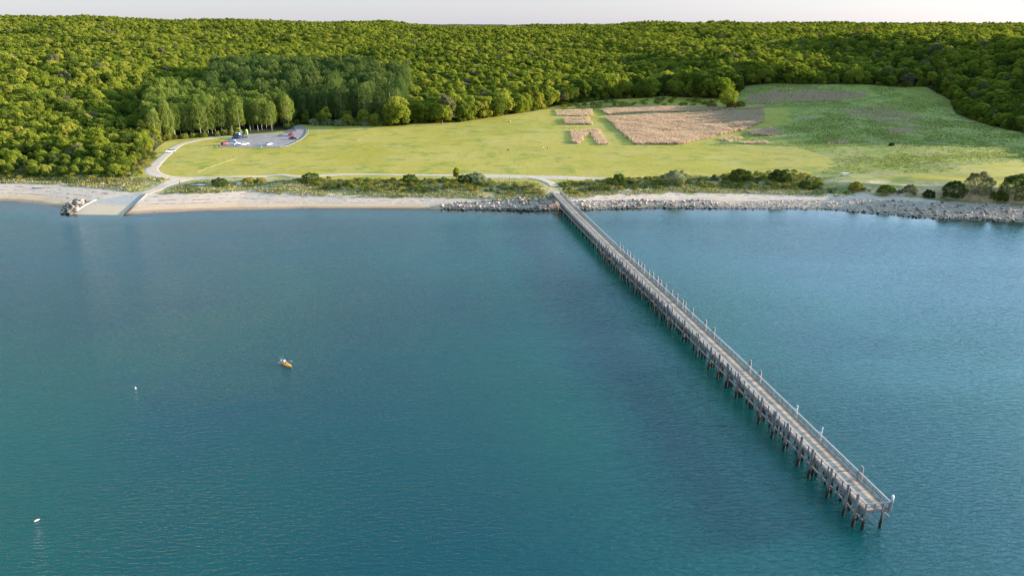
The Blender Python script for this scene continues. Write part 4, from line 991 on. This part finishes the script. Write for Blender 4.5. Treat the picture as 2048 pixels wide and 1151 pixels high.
boat('long upturned white boat under the second round bush', 486, 367, R(6), simple('offwhite_hull', (.66,.64,.62), .5), 4.6)
# dog and boulder on the meadow
M['blackfur'] = simple('black_fur', (.015,.014,.013), .95)
def dog(label, px, py, rz):
    g = ground(px, py); J = [((0,-.30,.52),.13),((0,0,.50),.15),((0,.28,.52),.17),((0,.42,.66),.10),((0,.52,.76),.10),((0,.68,.72),.05)]
    E = [(0,1),(1,2),(2,3),(3,4),(4,5)]; n = 6
    for s in (-1, 1):
        for pts in (((s*.10,.30,.38,.07),(s*.10,.28,.2,.04),(s*.10,.32,.03,.04)), ((s*.10,-.30,.40,.09),(s*.10,-.22,.28,.05),(s*.10,-.38,.16,.035),(s*.10,-.34,.03,.04))):
            prev = 2 if pts[0][1] > 0 else 0
            for p in pts: J.append(((p[0], p[1], p[2]), p[3])); E.append((prev, n)); prev = n; n += 1
    J += [((0,-.45,.60),.04),((0,-.66,.72),.02)]; E += [(0, n), (n, n+1)]
    me = bpy.data.meshes.new('dog'); me.from_pydata([j[0] for j in J], E, []); o = bpy.data.objects.new('dog', me); C.objects.link(o)
    o.modifiers.new('s', 'SKIN').use_smooth_shade = True
    for i, j in enumerate(J): me.skin_vertices[0].data[i].radius = (j[1], j[1])
    o.modifiers.new('u', 'SUBSURF').levels = 1; me.materials.append(M['blackfur']); o.location = g; o.rotation_euler.z = rz; o.scale = (1.15,)*3
    return tag(o, label, 'dog')
dog('black dog standing alone on the meadow left of the two people', 1016, 302, R(95))

# ------------------------------------------------------------------ rocks
def rockmesh(seed, sub=2):
    bm = bmesh.new(); bmesh.ops.create_icosphere(bm, subdivisions=sub, radius=.5); r = np.random.default_rng(seed)
    pl = [(Vector(r.normal(size=3)).normalized(), r.uniform(.26, .42)) for _ in range(9)]
    for v in bm.verts:
        for n, d in pl:
            k = v.co.dot(n)
            if k > d: v.co -= n*(k-d)*.92
        v.co.z *= .75
    bmesh.ops.recalc_face_normals(bm, faces=bm.faces); me = bpy.data.meshes.new('boulder'); bm.to_mesh(me); bm.free(); return me
RM = [rockmesh(60+k) for k in range(8)]
for me in RM: me.materials.append(M['rock'])
RMD = []
for me in RM: m2 = me.copy(); m2.materials.clear(); m2.materials.append(M['rockdark']); RMD.append(m2)
RM1 = [rockmesh(60+k, 1) for k in range(8)]
R1 = []
for me in RM1:
    R1.append((np.array([v.co[:] for v in me.vertices]), np.array([p.vertices[:] for p in me.polygons])))
JET = gpoly([(122,432),(128,415),(145,403),(168,401),(176,404),(158,418),(146,432)])
rk = []
for P, sp_, lo, hi, lab, grp, dark in ((JET, 1.5, 1.3, 2.3, 'brown and tan boulder in the heap at the left of the boat ramp', 'boulders of the heap beside the ramp', 1),
        (ROCKZ[0], 1.25, .7, 1.7, 'angular boulder in the riprap left of the pier', 'riprap boulders left of the pier', 0),
        (ROCKZ[1], 1.5, .6, 1.5, 'angular boulder in the riprap right of the pier', 'riprap boulders right of the pier', 0),
        (ROCKZ[2], 1.6, .5, 1.2, 'boulder on the stony beach under the right shoreline bushes', 'boulders on the stony beach', 0),
        (ROCKZ[3], 1.35, .5, 1.4, 'grey boulder on the shaded stony beach under the bluff', 'boulders under the bluff', 0)):
    for x, y in scatter(P, sp_): rk.append((RNG.uniform(0, 1)**1.6*(hi-lo)+lo, x, y, lab, grp, dark))
rk.sort(key=lambda r: -r[0]*(1 if r[5] == 0 else 9)); print('rocks', len(rk))
V = []; F = []; RR_ = []; off = 0
def addrock(x, y, s, dz_=0):
    global off
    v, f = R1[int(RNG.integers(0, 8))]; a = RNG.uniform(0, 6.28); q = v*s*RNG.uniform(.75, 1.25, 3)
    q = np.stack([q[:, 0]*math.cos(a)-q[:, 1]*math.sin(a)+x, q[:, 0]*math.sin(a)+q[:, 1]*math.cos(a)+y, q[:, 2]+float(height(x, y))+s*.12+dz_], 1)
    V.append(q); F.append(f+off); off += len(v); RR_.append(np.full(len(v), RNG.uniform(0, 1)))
for i, (s, x, y, lab, grp, dark) in enumerate(rk):
    if i < 290:
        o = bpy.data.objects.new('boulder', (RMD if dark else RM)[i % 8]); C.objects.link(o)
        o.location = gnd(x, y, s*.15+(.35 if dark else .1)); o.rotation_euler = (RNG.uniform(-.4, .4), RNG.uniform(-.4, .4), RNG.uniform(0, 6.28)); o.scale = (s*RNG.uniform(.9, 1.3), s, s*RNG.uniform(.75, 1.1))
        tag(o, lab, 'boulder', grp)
    else: addrock(x, y, s)
for P, sp_, lo, hi in ((ROCKZ[0], .66, .2, .75), (ROCKZ[1], 1.0, .15, .6), (ROCKZ[2], 1.2, .15, .5), (ROCKZ[3], .85, .15, .6)):
    for x, y in scatter(P, sp_): addrock(x, y, RNG.uniform(lo, hi))
# loose cobbles over the open beach
BE = np.array([(xx, ys(xx)+.4) for xx in np.arange(-255, 15, 6)]+[(xx, yv(xx)-1) for xx in np.arange(12, -256, -6)])
for x, y in scatter(BE, 1.7):
    d = RNG.random()
    if d < np.interp(x, [-250, -150, -60, 10], [.22, .2, .55, .95]): addrock(x, y, RNG.uniform(.16, .42)*(1.3 if d < .04 else 1))
o = mesh_np('rock_rubble', np.concatenate(V), np.concatenate(F), M['rock'], attrs=dict(rnd=np.concatenate(RR_))); tag(o, 'smaller broken stones and cobbles strewn along the beach', 'stones', kind='stuff')
for px, py, lab, s in ((1019,244,'pale boulder lying alone on the grass near the meadow corner', 2.0), (1042,426,'small dark rock just breaking the water left of the pier', 1.3)):
    g = ground(px, py) if py < 400 else Vector((*at_z(px, py), .02)); o = bpy.data.objects.new('boulder', (RMD if py > 400 else RM)[3]); C.objects.link(o); o.location = g+Vector((0, 0, .25 if py < 400 else 0)); o.scale = (s, s*.8, s*.8); tag(o, lab, 'boulder')

# driftwood
for px, py, a, L, lab in ((1290,380,.3,7,'long pale driftwood log on the dune grass right of the pier'), (1250,382,.1,6,'thin pale driftwood log lying left of the longer one'), (1487,384,-.5,6,'grey driftwood trunk on the upper beach below the right bushes'), (76,377,-.2,5,'grey driftwood tangle on the upper left beach'), (240,374,.25,6,'pale driftwood branch at the grass edge above the ramp'), (1810,388,.2,5,'bleached log at the foot of the bluff')):
    g = ground(px, py); d = Vector((math.cos(a), math.sin(a), 0)); t = MB()
    pts = [gnd(g.x+d.x*u*L, g.y+d.y*u*L, .18)+Vector((0, 0, .1*math.sin(u*9)))-g for u in np.linspace(-.5, .5, 7)]
    t.tube(pts, [.24, .22, .2, .18, .14, .1, .05], 7); t.tube([pts[4], pts[4]+Vector((.4, .6, .5)), pts[4]+Vector((.6, 1.2, .7))], [.09, .06, .02], 5).tube([pts[0], pts[0]+Vector((-.3, -.4, .45))], [.14, .05], 5)
    o = t.build('driftwood', M['curb'] if a > 0 else M['timber'], None, True); o.location = g; tag(o, lab, 'driftwood')

# ------------------------------------------------------------------ reeds, grass, weeds (uncountable)
def blades(name, P, hlo, hhi, wid, mat, per=3, lean=.25, rng=RNG, zoff=0):
    n = len(P)*per; base = np.repeat(P, per, 0)+rng.normal(size=(n, 2))*wid*1.2
    z = height(base[:, 0], base[:, 1])+zoff; h = rng.uniform(hlo, hhi, n)*np.repeat(.6+.6*fnoise(P[:, 0], P[:, 1], 7), per); a = rng.uniform(0, math.pi, n); w = wid*rng.uniform(.5, 1.2, n)
    dx, dy = np.cos(a)*w/2, np.sin(a)*w/2; lx, ly = rng.normal(size=(2, n))*lean*h
    A = np.stack([base[:, 0]-dx, base[:, 1]-dy, z-.1], 1); B = np.stack([base[:, 0]+dx, base[:, 1]+dy, z-.1], 1)
    Cc = np.stack([base[:, 0]+dx*1.1+lx*.4, base[:, 1]+dy*1.1+ly*.4, z+h*.7], 1); D = np.stack([base[:, 0]-dx*1.1+lx*.4, base[:, 1]-dy*1.1+ly*.4, z+h*.7], 1)
    E = np.stack([base[:, 0]+lx+dx*.35, base[:, 1]+ly+dy*.35, z+h], 1); G = np.stack([base[:, 0]+lx-dx*.35, base[:, 1]+ly-dy*.35, z+h], 1)
    V = np.stack([A, B, Cc, D, E, G], 1).reshape(-1, 3); i = np.arange(n)[:, None]*6
    F = np.concatenate([i+np.array([0, 1, 2, 3]), i+np.array([3, 2, 4, 5])]); up = np.tile([0, 0, .7, .7, 1, 1], n)
    return mesh_np(name, V, F, mat, attrs=dict(rnd=np.repeat(rng.uniform(0, 1, n), 6), up=up))
REED = [([(1207,236),(1260,232),(1300,227),(1360,229),(1420,224),(1528,221),(1531,245),(1500,258),(1440,272),(1400,281),(1370,290),(1268,290),(1245,270)], 'large pinkish-tan reed bed in the middle of the meadow', .62, 1.3, 2.1),
        ([(1125,237),(1180,235),(1186,250),(1126,250)], 'small neat block of tan reeds left of the big reed bed, the upper one', .6, 1.2, 1.8),
        ([(1137,262),(1200,259),(1222,290),(1192,290),(1180,268),(1160,290),(1140,285)], 'tan reed block with a green hollow, nearest the two people', .7, 1.0, 1.6),
        ([(1108,221),(1185,219),(1192,233),(1112,233)], 'low dull reed strip at the top left of the reed beds', .75, .9, 1.5),
        ([(1198,220),(1300,212),(1410,214),(1470,218),(1530,212),(1530,219),(1400,223),(1300,226),(1215,232)], 'shaded band of reeds behind the big reed bed', .7, 1.1, 1.8),
        ([(1493,262),(1545,255),(1572,268),(1540,273),(1500,271)], 'tan reed patch just right of the big reed bed', .65, .9, 1.5),
        ([(1430,279),(1470,272),(1495,276),(1460,284)], 'thin reed patch at the corner below the big reed bed', .75, .8, 1.3),
        ([(1470,284),(1530,281),(1545,287),(1490,289)], 'narrow reed strip beside the mown trail', .75, .7, 1.2),
        ([(1490,193),(1560,178),(1640,180),(1730,186),(1745,195),(1640,205),(1540,210),(1490,208)], 'wide dull mauve reed patch in the shade at the back of the meadow', .95, .8, 1.4),
        ([(1640,190),(1680,184),(1698,192),(1670,202),(1642,199)], 'pale warm reed tuft lit by the sun at the back of the meadow', .75, .9, 1.4),
        ([(1670,222),(1760,208),(1800,222),(1850,232),(1820,248),(1780,250),(1740,240)], 'faint mauve grass patch on the shaded slope', 1.5, .5, 1.0),
        ([(1770,258),(1838,252),(1830,265),(1780,268)], 'small tan reed patch low on the shaded slope', 1.1, .6, 1.1),
        ([(1650,281),(1700,276),(1698,287),(1655,289)], 'small dull reed patch beside the mown trail', 1.0, .5, 1.0)]
for pts, lab, sp_, lo, hi in REED:
    Pw = gpoly(pts); S = scatter(Pw, sp_); S = S[dpoly(S[:, 0], S[:, 1], Pw) > fnoise(S[:, 0], S[:, 1], 5)*3-.9+RNG.exponential(.8, len(S))]
    S = S[RNG.random(len(S)) < .35+.65*sstep(fnoise(S[:, 0], S[:, 1], 9), .22, .5)]
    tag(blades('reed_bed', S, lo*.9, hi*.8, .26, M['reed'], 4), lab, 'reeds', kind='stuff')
# rough plants of the right-hand meadow
S = scatter(TALL, 1.15); S = S[(dpoly(S[:, 0], S[:, 1], TALL)+(fnoise(S[:, 0], S[:, 1], 18)-.5)*26 > RNG.uniform(-6, 16, len(S)))&(dpoly(S[:, 0], S[:, 1], CLEAR) > 0)&(S[:, 1]-yv(S[:, 0]) > 9)]
keep = RNG.random(len(S)) < sstep(fnoise(S[:, 0], S[:, 1], 16), .25, .75)*.9+.1; S = S[keep]
tag(blades('meadow_weeds', S, .1, .36, .4, M['weeds'], 4, .5), 'rough knee-high plants over the unmown right side of the meadow', 'weeds', kind='stuff')
# dune grass all along the top of the beach
xs_ = np.arange(-262, 240, .55); bands = []
wd_ = np.interp(xs_, [-262, -200, -150, -90, 0, 20, 130, 165, 200, 240], [8, 12, 22, 24, 26, 24, 26, 16, 8, 8])
for k in range(26):
    f = RNG.uniform(-.06, 1, len(xs_)); bands.append(np.stack([xs_+RNG.uniform(-.5, .5, len(xs_)), yv(xs_)+f*wd_], 1))
S = np.concatenate(bands); nz = fnoise(S[:, 0], S[:, 1], 9); S = S[((nz > .42) | (RNG.random(len(S)) < .3)) & (S[:, 0] < 128+RNG.normal(size=len(S))*6)]
PATHB = [gpoly([(230,410),(262,386),(320,368),(350,352),(420,350),(600,346),(985,346),(985,360),(600,358),(430,362),(385,366),(330,384),(300,396)]), gpoly([(980,346),(1215,350),(1215,362),(1118,366),(1126,400),(1096,392),(1096,376),(1080,368),(980,360)])]
m = np.ones(len(S), bool)
for Pq in PATHB: m &= ~inpoly(S[:, 0], S[:, 1], Pq)
S = S[m]
tag(blades('dune_grass', S, .25, .7, .30, M['dgrass'], 3, .5), 'dry tufted dune grass along the top of the beach', 'grass', kind='stuff')

# ------------------------------------------------------------------ shrubs along the shore, each its own
sp0 = [make_shrub(71+k, (0, 0, 0), 'x', 'x', R=1.7+.2*(k % 2), hgt=1.5+.3*(k % 3), mat='darkbush' if k == 2 else 'shrub') for k in range(4)]
SP = [tuple(p.children) for p in sp0]
SH = [([(590,352),(640,349),(720,352),(850,351),(905,355),(985,359),(1000,370),(1060,372),(1092,380),(1100,390),(1040,388),(900,380),(760,384),(640,378),(590,366)], 2.4, .4, 1.1, 'yellow-green shrub in the thicket between the path and the beach, left of the pier', 'shrubs left of the pier', 78),
      ([(1118,366),(1200,360),(1260,357),(1340,352),(1420,356),(1470,346),(1590,346),(1640,356),(1650,380),(1560,379),(1470,377),(1350,374),(1240,382),(1130,388)], 2.5, .4, 1.15, 'shrub in the thicket between the meadow and the beach, right of the pier', 'shrubs right of the pier', 100),
      ([(-40,345),(100,345),(230,340),(285,322),(305,308),(312,318),(300,335),(280,352),(210,366),(100,362),(-40,360)], 3.4, .5, 1.2, 'low shrub at the foot of the wooded slope above the left beach', 'shrubs under the left hillside', 60),
      ([(300,384),(330,378),(420,380),(470,384),(400,388),(310,390)], 2.5, .25, .5, 'low grey-green clump on the beach crest right of the ramp', 'clumps on the beach crest', 16)]
cnt = 0
for pts, sp_, lo, hi, lab, grp, cap in SH:
    S = scatter(gpoly(pts), sp_); m = np.ones(len(S), bool)
    for Pq in PATHB: m &= ~inpoly(S[:, 0], S[:, 1], Pq)
    S = S[m]; RNG.shuffle(S); rest_ = S[cap:]; S = S[:cap]; print('shrubs', grp, len(S), len(rest_))
    for x, y in S:
        s = RNG.uniform(lo, hi); l = gnd(x, y, -.1)
        if cnt < 4: t = sp0[cnt]; t.location = l; t.scale = (s,)*3; t['label'] = lab; t['group'] = grp
        else: t = dup(sp0[int(RNG.integers(0, 4))], l, RNG.uniform(0, 6.28), (s, s, s*RNG.uniform(.8, 1.15)), lab, grp)
        cnt += 1
    if len(rest_) > 6:
        s = RNG.uniform(lo*.8, hi*.8, len(rest_)); tag(points_object('undergrowth', np.stack([rest_[:, 0], rest_[:, 1], height(rest_[:, 0], rest_[:, 1])-.1], 1), s, s, 4, SP), 'tangled undergrowth among the '+grp, 'undergrowth', kind='stuff')
def big(px, py, R_, h_, lab, mat='shrub', seed=0, leaf=.36):
    t = make_shrub(200+seed, ground(px, py)-Vector((0, 0, .15)), lab, None, 1, mat, R_, h_, int(14+R_*3), 120, leaf, 'bush', 'bush')
    if 'group' in t: del t['group']
for i, a in enumerate([(441,370,3.6,2.6,'round dark green bush beside the upturned dinghies'),
        (498,365,2.9,2.1,'round green bush above the long upturned boat'), (521,364,2.6,1.9,'small round bush joined to the right of the one above the long boat'),
        (622,362,4.2,3.2,'dark green bush at the left end of the thicket left of the pier'), (820,364,3.8,3.0,'dark green bush midway along the thicket left of the pier'),
        (930,364,3.4,2.8,'dark bush under the slender tree'), (955,363,4.0,3.6,'silvery grey-green bush right of the slender tree','olive'),
        (1237,362,2.8,2.8,'dark pointed bush at the left end of the thicket right of the pier'), (1352,364,5.0,4.6,'tall rounded bush with pale blossom on top right of the pier','olive'),
        (1480,360,5.0,4.2,'dark green bush heap, left of the two above the stony beach'), (1558,360,4.6,4.0,'dark green bush heap, right of the two above the stony beach'),
        (1612,374,3.0,2.4,'dark green bush where the bluff begins'),
        (1712,378,2.8,2.8,'small green bush clinging to the left part of the bluff'), (1775,382,3.2,2.2,'low dull bush in the middle of the bluff'), (1820,382,2.6,2.4,'dull bush left of the bare sand chute','tanbush'),
        (1858,392,2.4,2.4,'dark bush at the bottom of the bare sand chute'), (1906,390,4.6,5.6,'dense dark green bush against the bluff'),
        (1955,384,5.4,7.6,'broad tan feathery bush rising above the bluff top','tanbush'), (2030,394,6.0,8.4,'big dark green bush at the right edge of the bluff'), (1998,398,3.0,3.0,'low bush between the two big ones at the foot of the bluff'),
        (1783,292,1.6,1.8,'lone small dark shrub beside the mown trail'), (1480,212,3.5,3.4,'lit bush at the foot of the low rise by the reeds'),
        (1850,172,3.,3.,'dark blue-green bush at the back edge of the shaded slope')]):
    big(*a[:5], *(a[5:6] or ('darkbush' if 'dark' in a[4] else 'shrub',)), seed=i)
for px, py, r_, h_, lab in ((1424,213,3.6,4.5,'lit bush at the left foot of the sunlit tree on the low rise'), (1462,216,3.4,4.2,'lit bush right under the sunlit tree on the low rise')): big(px, py, r_, h_, lab, 'shrub', px)
for px in (630, 655, 680, 705, 730, 757): big(px, 249+(px % 3), 4.2, 3.6, {630:'pale silvery bush nearest the lot in the row before the dark poplars', 655:'second pale silvery bush from the lot before the dark poplars', 680:'third pale silvery bush from the lot before the dark poplars', 705:'fourth pale silvery bush from the lot before the dark poplars', 730:'fifth pale silvery bush from the lot before the dark poplars', 757:'last silvery bush of the row, beside the lone round tree'}[px], 'olive', px, .45)
S = scatter(gpoly([(1655,392),(1700,388),(1800,390),(1900,398),(2060,408),(2060,398),(1900,386),(1800,378),(1700,374),(1655,380)]), 3.1); RNG.shuffle(S)
for x, y in S[:34]: dup(sp0[(2, 2, 0, 1)[int(RNG.integers(0, 4))]], gnd(x, y, -.1), RNG.uniform(0, 6.28), (RNG.uniform(.4, .9),)*3, 'small scrubby shrub clinging to the sandy bluff face', 'shrubs on the bluff')
# the low rise of scrub left of the sunlit tree
SC_ = scatter(gpoly([(1110,213),(1200,206),(1330,196),(1400,199),(1450,205),(1470,214),(1400,217),(1300,210),(1200,218),(1110,220)]), 3.6)
RNG.shuffle(SC_)
for x, y in SC_[:60]:
    s = RNG.uniform(1.0, 1.7); dup(sp0[int(RNG.integers(0, 4))], gnd(x, y, -.1), RNG.uniform(0, 6.28), s, 'dark green shrub on the low rise behind the reed beds', 'scrub on the low rise')
print('shrub total', cnt)
